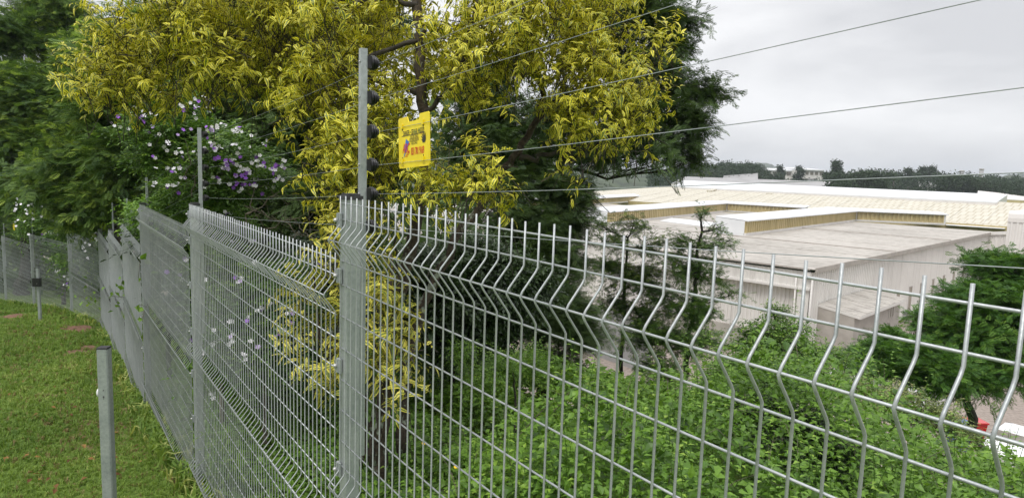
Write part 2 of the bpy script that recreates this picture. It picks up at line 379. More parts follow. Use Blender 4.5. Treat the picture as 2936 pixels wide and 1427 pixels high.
for i in range(-2, 11):
    u = postdir(i) if i not in (0, 1, -1) else U2; n = np.array([u[1], -u[0]]); c = POST[i]-u*.035*(i == 0)+n*.036
    ztop = max(PT.get(i, -9), PT.get(i+1, -9) if i+1 in PT else -9)-.012 if i < 10 else PT[10]
    if i == 5: ztop = -1.55
    zb = float(ground(c[0], c[1]))-.15
    u3 = np.array([*u, 0]); n3 = np.array([*n, 0])
    mb = MB(); hw = .029; r = .006
    prof = [(hw-r, -hw), (hw, -hw+r), (hw, hw-r), (hw-r, hw), (-hw+r, hw), (-hw, hw-r), (-hw, -hw+r), (-hw+r, -hw)]
    vs = [(c[0]+u[0]*a+n[0]*b, c[1]+u[1]*a+n[1]*b, z_) for z_ in (zb, ztop) for a, b in prof]
    mb.add(vs, [(k, (k+1) % 8, (k+1) % 8+8, k+8) for k in range(8)]+[tuple(range(8, 16)), tuple(range(7, -1, -1))])
    po = mb.build('fence_post', M_galv, fence)
    mb = MB(); mb.box((*c, ztop+.006), .066, .066, .014, u3, n3); mb.box((*c, ztop+.016), .05, .05, .008, u3, n3); mb.build('post_cap', M_cap, po)
    if -1 <= i <= 3:
        for dz in ((.065, .255, .585, .93, 1.25, 1.6) if i != 0 else (.075, .272, .60, .99, 1.35)):
            zc = ztop-dz; cc = np.array([*(c-n*.036-u*(-.012)), zc])
            mb = MB(); mb.box(cc, .03, .008, .052, u3, n3); mb.box(cc-n3*.006+u3*.004, .012, .006, .05, u3, n3); mb.build('clamp', M_galv, po)
            mb = MB(); mb.lathe(cc-n3*.008+u3*.006, -n3, [(0, .008), (.006, .0085), (.011, .006), (.013, .002)], 8); mb.build('bolt', M_bolt, po)
    else:
        mb = MB()
        for dz in (.1, .4, .75, 1.1, 1.5): mb.box(np.array([*(c-n*.036), ztop-dz]), .03, .012, .05, u3, n3)
        mb.build('clamp', M_galv, po)
    # electric tube behind the post
    tt = {-2: .8, -1: .60, 0: .405, 1: .235, 2: -.20, 3: -.58, 4: -.81, 5: -1.09, 6: -1.42, 7: -1.77, 8: -2.1, 9: -2.4, 10: -2.7}[i]
    tcx = c+n*.0435+u*(.004)
    mb = MB(); hw = .0115
    vs = [(tcx[0]+u[0]*a+n[0]*b, tcx[1]+u[1]*a+n[1]*b, z_) for z_ in (ztop-.95, tt) for a, b in ((hw, -hw), (hw, hw), (-hw, hw), (-hw, -hw))]
    mb.add(vs, [(k, (k+1) % 4, (k+1) % 4+4, k+4) for k in range(4)]+[(4, 5, 6, 7)]); tb = mb.build('bracket_pole', M_galv, ELEC)
    INS[i] = []
    for q, wz in enumerate(WZ):
        b0 = np.array([*(tcx+n*hw), tt+wz]); INS[i].append(b0+n3*.042+u3*.0)
        mb = MB(); mb.box(b0+n3*.007, .034, .014, .042, u3, n3)
        k_ = 10 if i in (0, 1) else 6
        mb.lathe(b0+n3*.012, n3, [(0, .016), (.003, .024), (.007, .027), (.009, .016), (.011, .016), (.0125, .026), (.016, .026), (.018, .015), (.020, .015), (.0215, .022), (.025, .021), (.027, .012), (.034, .012), (.036, .008)] if i in (0, 1, -1) else [(0, .02), (.01, .026), (.02, .022), (.034, .012)], k_)
        mb.build('insulator', M_black, tb)
        if i in (0, 1): mb = MB(); mb.lathe(b0-n3*.023-0*n3, -n3, [(0, .0045), (.004, .0035)], 6); mb.build('bolt', M_bolt, tb)
WIRE = []
for q in range(6):
    mb = MB(); pts = []
    for i in range(-2, 11):
        p_ = INS[i][q]; pts.append(p_)
    full = []
    for a, b in zip(pts[:-1], pts[1:]):
        for t_ in np.linspace(0, 1, 7)[:-1]: full.append(a*(1-t_)+b*t_-UPv*.012*4*t_*(1-t_))
    full.append(pts[-1]); WIRE.append(full)
    mb.tube(full, .0008, 4, False); mb.build('electric_wire', M_galv, ELEC)

# ------------------------------------------------------------------ warning signs
FONT = {}
def text_mesh(s, size, ax, ay, org, mat_, parent, name='lettering', shear=0, condense=1.0, bold=0.0, depth=.0006):
    cu = bpy.data.curves.new('t', 'FONT'); cu.body = s; cu.size = size; cu.shear = shear; cu.align_x = 'CENTER'; cu.align_y = 'CENTER'; cu.offset = bold; cu.resolution_u = 3
    o = bpy.data.objects.new('t', cu); COL.objects.link(o); dg = bpy.context.evaluated_depsgraph_get(); me = bpy.data.meshes.new_from_object(o.evaluated_get(dg))
    bpy.data.objects.remove(o); ax, ay = np.array(ax), np.array(ay); az = np.cross(ax, ay)
    for v in me.vertices: v.co = Vector(np.array(org)+ax*v.co.x*condense+ay*v.co.y+az*depth)
    me.materials.clear(); me.materials.append(mat_); me.name = name; return link(name, me, parent)
def flat_poly(name, pts, ax, ay, org, mat_, parent, d=.0006):
    ax, ay = np.array(ax), np.array(ay); az = np.cross(ax, ay); mb = MB()
    mb.add([np.array(org)+ax*x+ay*y+az*d for x, y in pts], [tuple(range(len(pts)))]); return mb.build(name, mat_, parent)
# the sign hangs on strands 3 and 4 between the near post and the one behind the camera
A3, B3, A4, B4 = INS[0][2], INS[-1][2], INS[0][3], INS[-1][3]
def along(A, B, px):
    lo, hi = 0.0, .9
    for _ in range(50):
        m_ = (lo+hi)/2
        if proj(A*(1-m_)+B*m_)[0] < px: lo = m_
        else: hi = m_
    return A*(1-lo)+B*lo
TL = along(A3, B3, 1141); TRp = along(A3, B3, 1229); BLp = along(A4, B4, 1141); BRp = along(A4, B4, 1230)
sx = TRp-TL; SW = np.linalg.norm(sx); ax = sx/SW; ay = UPv-ax*ax[2]; ay /= np.linalg.norm(ay); az = np.cross(ax, ay)   # az faces the camera side
if np.dot(az, -TL) < 0: az = -az
cen = (TL+TRp+BLp+BRp)/4-az*.004; gap = np.dot((TL+TRp)/2-(BLp+BRp)/2, ay)
H2 = gap/2
sign = empty('warning_sign', tuple(cen)); tag(sign, 'yellow electric fence warning sign hanging on the wires beside the near post', 'sign')
w2 = SW/2
yt, yb = H2+.028, -H2-.022
out_ = [(-w2+.006, yb), (w2-.006, yb), (w2, yb+.008), (w2, yt-.006), (w2-.006, yt), (w2*.42, yt), (w2*.36, yt-.018), (-w2*.30, yt-.018), (-w2*.40, yt), (-w2+.006, yt), (-w2, yt-.006), (-w2, yb+.008)]
def slab(name, pts, d0, d1, mt, parent):
    mb = MB(); k = len(pts); vs = [cen+ax*x+ay*y+az*d for d in (d0, d1) for x, y in pts]
    mb.add(vs, [tuple(range(k-1, -1, -1)), tuple(range(k, 2*k))]+[(i, (i+1) % k, (i+1) % k+k, i+k) for i in range(k)]); return mb.build(name, mt, parent)
board = slab('board', out_, -.0015, .0015, M_yellow, sign)
axt, ayt = ax, ay
if np.dot(np.cross(ax, ay), az) < 0: raise RuntimeError('sign flipped')
O = cen+az*.002
k = SW/.62       # text sized against the board width
hgt = yt-yb
def yy(f): return yt-f*hgt     # fraction from the top
for s_, fx, m_ in (('DANGER', -.225, M_ink), ('•', -.085, M_ink), ('GE', -.028, M_ink), ('VAA', .055, M_green), ('R', .122, M_ink), ('•', .165, M_ink)):
    text_mesh(s_, SW*.105, ax, ay, O+ax*(fx*SW)+ay*yy(.325), m_, sign, condense=.50, bold=SW*.0012)
text_mesh('IN', SW*.105, ax, ay, O+ax*(.198*SW)+ay*yy(.325), M_green, sign, condense=.50, bold=SW*.0012)
text_mesh('GOZI', SW*.105, ax, ay, O+ax*(.285*SW)+ay*yy(.325), M_ink, sign, condense=.50, bold=SW*.0012)
flat_poly('rule_line', [(-.38*SW, yy(.375)), (.38*SW, yy(.375)), (.38*SW, yy(.365)), (-.38*SW, yy(.365))], ax, ay, O, M_ink, sign)
for s_, f_ in (('ELECTRIC FENCE', .415), ('ELEKTRIESE HEINING', .475), ('UGESI CINGO', .535)):
    text_mesh(s_, SW*.066, ax, ay, O+ax*.03*SW+ay*yy(f_), M_ink, sign, condense=.5, bold=SW*.0004)
flat_poly('lightning_mark', [(-.24*SW, yy(.43)), (-.13*SW, yy(.50)), (-.21*SW, yy(.60)), (-.20*SW, yy(.63)), (-.33*SW, yy(.80)), (-.27*SW, yy(.62)), (-.29*SW, yy(.61))], ax, ay, O, M_blue, sign, .0004)
text_mesh('ARC', SW*.20, ax, ay, O-ax*.245*SW+ay*yy(.625), M_red, sign, shear=.35, condense=.58, bold=SW*.002, depth=.001)
text_mesh('031 701 9169', SW*.15, ax, ay, O+ax*.135*SW+ay*yy(.70), M_red, sign, condense=.50, bold=SW*.003)
for j in range(3): flat_poly('small_print', [((-.22-.03*j)*SW, yy(.71+.028*j)), ((-.13-.03*j)*SW, yy(.71+.028*j)), ((-.13-.03*j)*SW, yy(.722+.028*j)), ((-.22-.03*j)*SW, yy(.722+.028*j))], ax, ay, O, M_red, sign)
# struck hand symbol: palm with five fingers
hp = [(.30, .56), (.37, .555), (.40, .50), (.395, .44), (.385, .385), (.365, .385), (.362, .44), (.335, .375), (.315, .38), (.335, .45), (.295, .39), (.28, .40), (.312, .465), (.268, .43), (.258, .44), (.30, .49), (.27, .49), (.265, .505), (.285, .52)]
flat_poly('hand_symbol', [(x*SW, yy(f_)) for x, f_ in hp][::-1], ax, ay, O, M_ink, sign)
flat_poly('spark_mark', [(.25*SW, yy(.375)), (.275*SW, yy(.385)), (.255*SW, yy(.395))], ax, ay, O, M_red, sign)
for x_ in (-.36, .32):
    for y_, fr in ((H2, 1), (-H2, -1)):
        mb = MB(); mb.box(cen+ax*x_*SW+ay*(y_-.002*fr)+az*.004, .012, .014, .004, ax, ay, az); mb.build('wire_lug', M_yellow, sign)
        mb = MB(); mb.box(cen+ax*x_*SW+ay*(y_-.009*fr)+az*.0022, .003, .011, .0012, ax, ay, az); mb.build('slot', M_ink, sign)
for x_ in (-.36, .34): text_mesh('PL.752', SW*.03, ax, ay, O+ax*x_*SW+ay*(yb+.008), M_brownp, sign, 'lettering')
# small sign, far down the fence
A_, B_ = INS[7][1], INS[8][1]
lo = .0
q0 = min(np.linspace(0, 1, 400), key=lambda t_: abs(proj(A_*(1-t_)+B_*t_)[0]-41)); c2 = A_*(1-q0)+B_*q0
ux = nrm(B_-A_)*-1; uy = UPv
sg2 = empty('warning_sign', tuple(c2)); tag(sg2, 'tiny yellow warning sign hanging on the far fence at left', 'sign')
nz = np.cross(ux, uy)
mb = MB(); mb.box(c2+nz*.01, .17, .003, .2, ux, nz, uy); mb.build('board', M_yellow, sg2)
for dx, dz, a_, b_ in ((0, .035, .07, .012), (-.01, .0, .05, .012), (.02, -.005, .012, .04), (0, -.045, .06, .014)):
    mb = MB(); mb.box(c2+nz*.0125+ux*dx+uy*dz, a_, .001, b_, ux, nz, uy); mb.build('print_mark', M_ink, sg2)
for dx in (-.05, .05): mb = MB(); mb.box(c2+nz*.006+ux*dx+uy*.105, .03, .003, .03, ux, nz, uy); mb.build('wire_lug', M_yellow, sg2)

# ------------------------------------------------------------------ short galvanised poles on the lawn
def pole(px, py, d, w_, label, near):
    tp = at(px, py, d); zb = float(ground(tp[0], tp[1])); e = empty('lawn_pole', (tp[0], tp[1], zb)); tag(e, label, 'pole', 'short galvanised poles on the lawn')
    a = np.array([math.cos(.12), math.sin(.12), 0]); b = np.array([-math.sin(.12), math.cos(.12), 0]); hw = w_/2; r = .006
    prof = [(hw-r, -hw), (hw, -hw+r), (hw, hw-r), (hw-r, hw), (-hw+r, hw), (-hw, hw-r), (-hw, -hw+r), (-hw+r, -hw)]
    mb = MB(); vs = [tp*np.array([1, 1, 0])+a*x+b*y+UPv*z_ for z_ in (zb-.1, tp[2]) for x, y in prof]
    mb.add(vs, [(k, (k+1) % 8, (k+1) % 8+8, k+8) for k in range(8)]); mb.build('shaft', M_galv, e)
    mb = MB(); mb.box(tp+UPv*.003, w_*.94, w_*.94, .012, a, b); mb.build('pole_cap', M_cap, e)
    return e, tp, a, b
e, tp, a, b = pole(298, 998, 3.75, .058, 'short galvanised pole with a white disc, nearest on the lawn', True)
q = tp-UPv*.255-a*.029
mb = MB(); mb.lathe(q+b*0, -a, [(0, .024), (.006, .026), (.011, .022), (.013, .008)], 14); mb.build('disc', M_white, e)
for dz, r_ in ((.235, .003), (.272, .0045), (.282, .003)): mb = MB(); mb.lathe(tp-UPv*dz-b*.0292+a*.002, -b, [(-.001, r_), (.0006, r_)], 8); mb.build('bolt_hole', M_ink, e)
e, tp, a, b = pole(108, 768, 15.4, .06, 'short galvanised pole carrying a black box, far on the lawn', False)
q = tp-UPv*.33-b*.06
mb = MB(); mb.box(q, .17, .07, .18, a, b); mb.box(q-b*.036, .15, .006, .16, a, b); mb.box(q+UPv*.095, .18, .08, .012, a, b); mb.build('black_box', M_black, e)
mb = MB(); mb.lathe(q-b*.039+a*.02-UPv*.02, -b, [(0, .008), (.004, .006)], 8); mb.build('latch', M_bolt, e)

# ------------------------------------------------------------------ leaf templates (length 1 along +Y, +Z up)
def grid_leaf(st, fold=.25, droop=.5, twist=0):
    """st: list of (v, halfwidth)"""
    V = []; UV = []; F = []
    for k, (v, h) in enumerate(st):
        z = -droop*v*v; y = v*(1-.25*droop*v)
        V += [(-h, y, z+h*fold), (0, y, z), (h, y, z+h*fold)]; UV += [(0, v), (.5, v), (1, v)]
    for k in range(len(st)-1):
        a = 3*k; F += [(a, a+1, a+4, a+3), (a+1, a+2, a+5, a+4)]
    return np.array(V), np.array(F), np.array(UV, float)
T_var = [grid_leaf([(0, .008), (.22, .15), (.5, .19), (.8, .11), (1, .004)], .22, d) for d in (.5, .85, 1.2)]
def leaf4(h, v=.38, fold=.3, droop=.3):
    V = np.array([(0, 0, 0), (h, v, h*fold-droop*v*v), (0, 1-.2*droop, -droop), (-h, v, h*fold-droop*v*v), (0, v, -droop*v*v)]); return V, np.array([(0, 1, 2, 4), (0, 4, 2, 3)]), np.array([(.5, 0), (1, v), (.5, 1), (0, v), (.5, v)], float)
T_ov = leaf4(.30)
T_ov2 = leaf4(.22); T_dia = leaf4(.24, .42)
def frond(npair=9, w_=.042, ln=.36, droop=.35):
    V = []; F = []; UV = []
    for k in range(npair):
        v = .12+.85*k/npair; L_ = ln*math.sin(math.pi*(.18+.78*k/npair))**.6
        for sgn in (-1, 1):
            z0 = -droop*v*v; c = np.array([0, v, z0]); d = np.array([sgn*.86, .5, -.18]); d /= np.linalg.norm(d)
            s_ = np.array([-d[1], d[0], 0])*sgn; b = len(V)
            V += [tuple(c-s_*w_*.4), tuple(c+d*L_*.5-s_*w_), tuple(c+d*L_), tuple(c+d*L_*.5+s_*w_)]; F.append((b, b+1, b+2, b+3)); UV += [(.5, v)]*4
    b = len(V); V += [(-.008, 0, 0), (.008, 0, 0), (.003, 1, -droop), (-.003, 1, -droop)]; F.append((b, b+1, b+2, b+3)); UV += [(.5, .5)]*4
    return np.array(V), np.array(F), np.array(UV, float)
T_frond = frond(6, .035, .40, .35); T_frond2 = frond(5, .065, .46, .25)
def sprig(nl=7, tpl=T_dia, ll=.42):
    V = []; F = []; UV = []; b = 0
    for k in range(nl):
        v = .1+.9*k/nl; th = k*2.4; d = np.array([math.cos(th)*.9, .55, math.sin(th)*.55+.15])
        M = frames(d[None], np.array([[0, 0, 1.0]]), [ll*(1-.25*k/nl)])[0]
        W = tpl[0]@M.T+np.array([0, v*.75, 0]); V.append(W); F.append(tpl[1]+b); UV.append(tpl[2]); b += len(W)
    return np.concatenate(V), np.concatenate(F), np.concatenate(UV)
T_sprig = sprig(); T_sprig5 = sprig(5, T_dia, .5)
def clumpq(n=6):
    V = []; F = []; UV = []; r2 = np.random.default_rng(3)
    for k in range(n):
        c = r2.normal(size=3)*.35; a, b_ = nrm(r2.normal(size=3)), nrm(r2.normal(size=3)); s = .32; q = len(V)
        V += [tuple(c-a*s), tuple(c+b_*s*.6), tuple(c+a*s), tuple(c-b_*s*.6)]; F.append((q, q+1, q+2, q+3)); UV += [(.5, .5)]*4
    return np.array(V), np.array(F), np.array(UV, float)
T_cl = clumpq()

def bough(kind, nb, nl, seed, mat_, size, bark=None, droop=.35):
    """a spray of side shoots, radius about 1, carrying fronds or leaves"""
    r2 = np.random.default_rng(seed); P = []; D = []; U_ = []
    for b in range(nb):
        d = nrm(r2.normal(size=3)*np.array([1, 1, .55])+np.array([0, 0, .12])); st = r2.normal(size=3)*.22; ln = r2.uniform(.65, 1.15)
        for k in range(nl):
            t_ = (k+.6)/nl; c = st+d*ln*t_+np.array([0, 0, -.30*(t_*ln)**2]); side = nrm(np.cross(d, [0, 0, 1.0]))*(1 if k % 2 else -1)
            P.append(c); D.append(nrm(d*.8+side*.75*(1.1-.6*t_)+r2.normal(size=3)*.22+np.array([0, 0, -droop*r2.random()])))
            U_.append(nrm(np.array([0, 0, 1.0])+r2.normal(size=3)*.35))
    P, D, U_ = np.array(P), np.array(D), np.array(U_)
    tpl = {'frond': T_frond, 'frond2': T_frond2, 'leaf': T_dia, 'broad': T_ov}[kind]
    W, FF, UU = scatter_arrays(tpl, frames(D, U_, size*(.7+.6*r2.random(len(P)))), P)
    return rawmesh('foliage', W, FF, mat_, UU, np.repeat(r2.random(len(P)), len(tpl[0])))
BG = {}
# ------------------------------------------------------------------ crowns from lobes of sub-clumps
def lobes_world(lobes):
    """lobe: (px, py, depth, rx_px, ry_px, rdepth_m) -> centre, axes"""
    out = []
    for px, py, d, rx, ry, rd in lobes:
        out.append((at(px, py, d), rx*d/FPX, rd, ry*d/FPX))
    return out
def crown_points(lobes, n, sub=14, subr=.34, shell=.55):
    Ls = lobes_world(lobes); wts = np.array([a*b*c for _, a, b, c in Ls])**.75; wts /= wts.sum()
    P = []; D = []
    for (c, rx, ry, rz), w_ in zip(Ls, wts):
        ns = max(4, int(sub)); dirs = rdir(ns); rad = shell+(1-shell)*rng.random(ns)**.5
        sc = c+dirs*rad[:, None]*np.array([rx, ry, rz])
        m_ = max(1, int(n*w_)); id_ = rng.integers(0, ns, m_); off = rng.normal(size=(m_, 3))*.55
        p_ = sc[id_]+off*np.array([rx, ry, rz])*subr
        P.append(p_); D.append(nrm((p_-c)/np.array([rx, ry, rz])*.7+nrm(off)*.6))
    return np.concatenate(P), np.concatenate(D), Ls
def branches(root, name, trunk, Ls, mat_, r0, seed=0):
    """one limb from the trunk line to each lobe, with side shoots"""
    rr = random.Random(seed); tr = np.array(trunk); ends = []
    for c, rx, ry, rz in Ls:
        dd = np.linalg.norm(tr-c, axis=1)+np.maximum(0, tr[:, 2]-c[2]+.1)*2.0; st = tr[int(np.argmin(dd))]
        Lb = np.linalg.norm(c-st); k = 7; pts = []
        for j in range(k+1):
            t_ = j/k; pt = st*(1-t_)+c*t_+np.array([rr.uniform(-1, 1)*.05*Lb*math.sin(math.pi*t_) for _ in range(3)])+UPv*(-.10*Lb*math.sin(math.pi*t_)); pts.append(pt)
        mb = MB(); mb.tube(pts, [r0*(1-.8*j/k) for j in range(k+1)], 6)
        for j in range(2, k+1):
            for s_ in range(3):
                dv = np.array([rr.uniform(-1, 1)*rx, rr.uniform(-1, 1)*ry, rr.uniform(-.7, 1)*rz]); q1 = c+dv*.8
                md = (pts[j]+q1)/2+np.array([rr.uniform(-1, 1) for _ in range(3)])*.06*Lb
                mb.tube([pts[j], md, q1], [r0*.28, r0*.16, r0*.05], 4, False)
        mb.build('branch', mat_, root)
def tree(name, label, cat, trunk_px, lobes, tpl, n, size, leafm, bark, r0, group=None, sub=14, subr=.72, shell=.30, droop=.35, limb=True, r_limb=None, smooth=False, rl=(0, 1), dens=1.45):
    tr = [at(*q) for q in trunk_px]; b0 = tr[0].copy(); gz = float(ground(b0[0], b0[1]))
    tr = [np.array([b0[0], b0[1], gz-.1])]+tr if b0[2] > gz else [np.array([b0[0], b0[1], gz-.1])]+tr[1:]
    root = empty(name, (tr[0][0], tr[0][1], gz)); tag(root, label, cat, group)
    # smooth trunk
    pts = []; k = 6
    for a, b in zip(tr[:-1], tr[1:]):
        for j in range(k): t_ = j/k; pts.append(a*(1-t_)+b*t_+np.array([rng.normal()*r0*.35, rng.normal()*r0*.35, 0]))
    pts.append(tr[-1]); rad = [r0*(1.15-.8*j/len(pts)) for j in range(len(pts))]
    mb = MB(); mb.tube(pts, rad, 9); mb.build('trunk', bark, root)
    Ls = lobes_world(lobes)
    if limb: branches(root, name, pts, Ls, bark, r_limb or r0*.5, seed=len(lobes))
    key = (tpl, leafm.name, size, dens)
    if key not in BG: BG[key] = [bough(tpl, int(15*dens), int(9*dens**.3), 10*k+3, leafm, size, None, droop) for k in range(4)]
    vol = np.array([a*b*c for _, a, b, c in Ls])**.6; vol /= vol.sum(); base = np.array(root.location)
    for (c, rx, ry, rz), w_ in zip(Ls, vol):
        ns = max(4, int(min(n, 290)*w_)); dirs = rdir(ns); rad = shell+(1-shell)*rng.random(ns)
        sr = subr*(rx*ry*rz)**(1/3)*1.15*(14/max(ns, 5))**.25
        for dv, rr_ in zip(dirs, rad):
            p_ = c+dv*rr_*np.array([rx, ry, rz])*.85; ob = bpy.data.objects.new('foliage', BG[key][rng.integers(0, 4)]); COL.objects.link(ob); ob.parent = root
            ob.location = p_-base; ob.rotation_euler = (rng.normal()*.25, rng.normal()*.25, rng.random()*6.28); sc_ = sr*rng.uniform(.8, 1.25)*(1+.0*rr_); ob.scale = (sc_, sc_, sc_*rng.uniform(.75, 1))
    return root

# ---- the yellow variegated tree
vt = empty('variegated_tree', tuple(at(1088, 1320, 5.3))); tag(vt, 'tall yellow variegated tree with lichen-spotted trunk right behind the corner post', 'tree')
main = [at(*q) for q in ((1086, 1330, 5.3), (1098, 1150, 5.3), (1120, 950, 5.35), (1160, 780, 5.4), (1192, 640, 5.45), (1212, 500, 5.5), (1214, 350, 5.5), (1207, 200, 5.5), (1198, 60, 5.5), (1185, -120, 5.5), (1180, -400, 5.5))]
g0 = float(ground(main[0][0], main[0][1])); main[0] = np.array([main[0][0], main[0][1], g0-.1])
def wob(pts, k=5, a=.012):
    out = []
    for p_, q_ in zip(pts[:-1], pts[1:]):
        for j in range(k): t_ = j/k; out.append(p_*(1-t_)+q_*t_+rng.normal(size=3)*a)
    return out+[pts[-1]]
mp_ = wob(main); mb = MB(); mb.tube(mp_, [.062-.026*j/len(mp_) for j in range(len(mp_))], 12); mb.build('trunk', M_lichen, vt)
limbs = [([(1150, 1300, 5.35), (1165, 1050, 5.5), (1215, 860, 5.6), (1300, 700, 5.7), (1372, 600, 5.75), (1440, 500, 5.8), (1485, 430, 5.8), (1545, 330, 5.85), (1556, 260, 5.9), (1530, 160, 5.9), (1500, 60, 6.0), (1490, -100, 6)], .046),
         ([(1480, 455, 5.8), (1560, 447, 5.7), (1640, 430, 5.7), (1720, 415, 5.6), (1770, 380, 5.6)], .024), ([(1545, 330, 5.85), (1600, 285, 5.8), (1680, 235, 5.7), (1760, 200, 5.7), (1850, 150, 5.8)], .02),
         ([(1214, 325, 5.5), (1290, 260, 5.4), (1330, 190, 5.4), (1345, 120, 5.4), (1370, 0, 5.3)], .022),
         ([(1200, 20, 5.5), (1120, -5, 5.4), (1010, 10, 5.3), (930, 40, 5.3)], .024), ([(1205, 270, 5.5), (1050, 220, 5.6), (850, 225, 5.7), (700, 240, 5.8), (560, 205, 5.9)], .024),
         ([(1200, 120, 5.5), (1000, 190, 5.3), (820, 160, 5.4), (640, 90, 5.5), (480, 110, 5.6), (350, 170, 5.7)], .02), ([(1110, 1100, 5.3), (1060, 950, 5.2), (1010, 800, 5.1), (990, 640, 5.0), (1000, 500, 5.0), (960, 380, 5)], .02),
         ([(1100, 1150, 5.35), (1140, 980, 5.15), (1150, 800, 5.1), (1130, 620, 5.0)], .016), ([(1070, 1300, 5.25), (1040, 1150, 5.1), (1000, 1000, 5.0), (960, 900, 4.95)], .018)]
for pl, r_ in limbs:
    pts = wob([at(*q) for q in pl], 5, .014); mb = MB(); mb.tube(pts, [r_*(1-.6*j/len(pts)) for j in range(len(pts))], 8); mb.build('branch', M_lichen if r_ > .04 else M_bark, vt)
VL = [ # px, py, depth, rx, ry, rdepth
 (345, 240, 5.7, 75, 50, .4), (335, 170, 5.7, 90, 75, .5), (400, 70, 5.6, 80, 55, .5), (330, 225, 5.7, 80, 60, .5), (430, 190, 5.6, 90, 90, .5), (450, 255, 5.8, 65, 35, .35), (560, 90, 5.5, 110, 90, .6), (540, 165, 5.7, 90, 65, .6), (600, 20, 5.5, 130, 50, .6),
 (640, 205, 5.6, 90, 45, .5), (720, 130, 5.5, 120, 110, .7), (760, 220, 5.6, 100, 55, .6), (850, 60, 5.4, 130, 90, .7), (860, 180, 5.4, 130, 110, .7), (920, 290, 5.3, 90, 80, .6), (925, 390, 5.2, 70, 65, .5), (1000, 120, 5.2, 130, 120, .8), (1010, 290, 5.1, 120, 110, .6),
 (1000, 430, 4.9, 110, 80, .5), (960, 500, 4.9, 60, 60, .4), (1000, 560, 4.9, 80, 60, .4), (1090, 500, 5.0, 80, 80, .5), (1070, 380, 5.0, 90, 80, .5), (1190, 420, 6.0, 80, 60, .2), (1100, 60, 6.1, 110, 80, .4), (1140, 220, 6.1, 110, 100, .3), (1310, 70, 5.6, 100, 90, .7), (1350, 190, 5.5, 90, 90, .6), (1250, 150, 6.3, 90, 120, .3),
 (1240, 560, 4.9, 70, 55, .4), (1330, 560, 4.9, 60, 40, .3), (1390, 470, 4.9, 60, 60, .3), (1420, 590, 4.9, 50, 35, .3), (1450, 60, 5.4, 130, 90, .8), (1480, 160, 5.4, 90, 60, .6), (1600, 70, 5.5, 130, 90, .7), (1640, 180, 5.5, 110, 70, .6), (1730, 60, 5.6, 90, 70, .6), (1720, 150, 5.5, 100, 60, .5),
 (1800, 240, 5.4, 90, 60, .4), (1880, 130, 5.5, 50, 60, .3), (1830, 330, 5.4, 60, 50, .3), (1760, 320, 5.4, 110, 60, .5), (1650, 300, 5.4, 90, 50, .5), (1700, 370, 5.3, 90, 40, .4), (1620, 380, 5.3, 50, 40, .3), (1400, 290, 5.3, 40, 28, .25), (1290, 350, 5.1, 30, 25, .2),
 (1640, 500, 5.2, 34, 16, .15), (1830, 410, 5.2, 40, 22, .2),
 (700, -80, 5.5, 350, 70, 1.0), (1050, -80, 5.9, 250, 70, .6), (1450, -80, 5.6, 200, 70, .8), (1650, -60, 5.6, 200, 60, .8)]
def rosettes(lobes, ncl, size, per=7, sub=12, subr=.30, shell=.35, hang=.25):
    P, D, Ls = crown_points(lobes, ncl, sub, subr, shell); n = len(P)
    axis = nrm(D*.6+rdir(n)*.35+UPv*(.45-hang)); Ms = []; Ps = []; T = []; RN = []; tw = []
    cl = rng.random(n); csz = .75+.55*rng.random(n)
    for k in range(per):
        th = k*2.399+rng.random(n)*.8; e1 = nrm(np.cross(axis, rdir(n))); e2 = np.cross(axis, e1)
        el = .30+.75*(k/per)
        d = nrm((e1*np.cos(th)[:, None]+e2*np.sin(th)[:, None])+axis*el+UPv*.4)
        p_ = P+(axis+np.array([0, 0, -.25*k/per]))*(size*3.0*(k/per))
        sc = size*(.6+.8*rng.random(n))*(1-.25*k/per)*csz
        Ms.append(frames(d, nrm(axis*.6+UPv), sc)); Ps.append(p_); RN.append(np.clip(cl*.6+rng.random(n)*.4, 0, 1))
    return np.concatenate(Ms), np.concatenate(Ps), np.concatenate(RN), P, axis
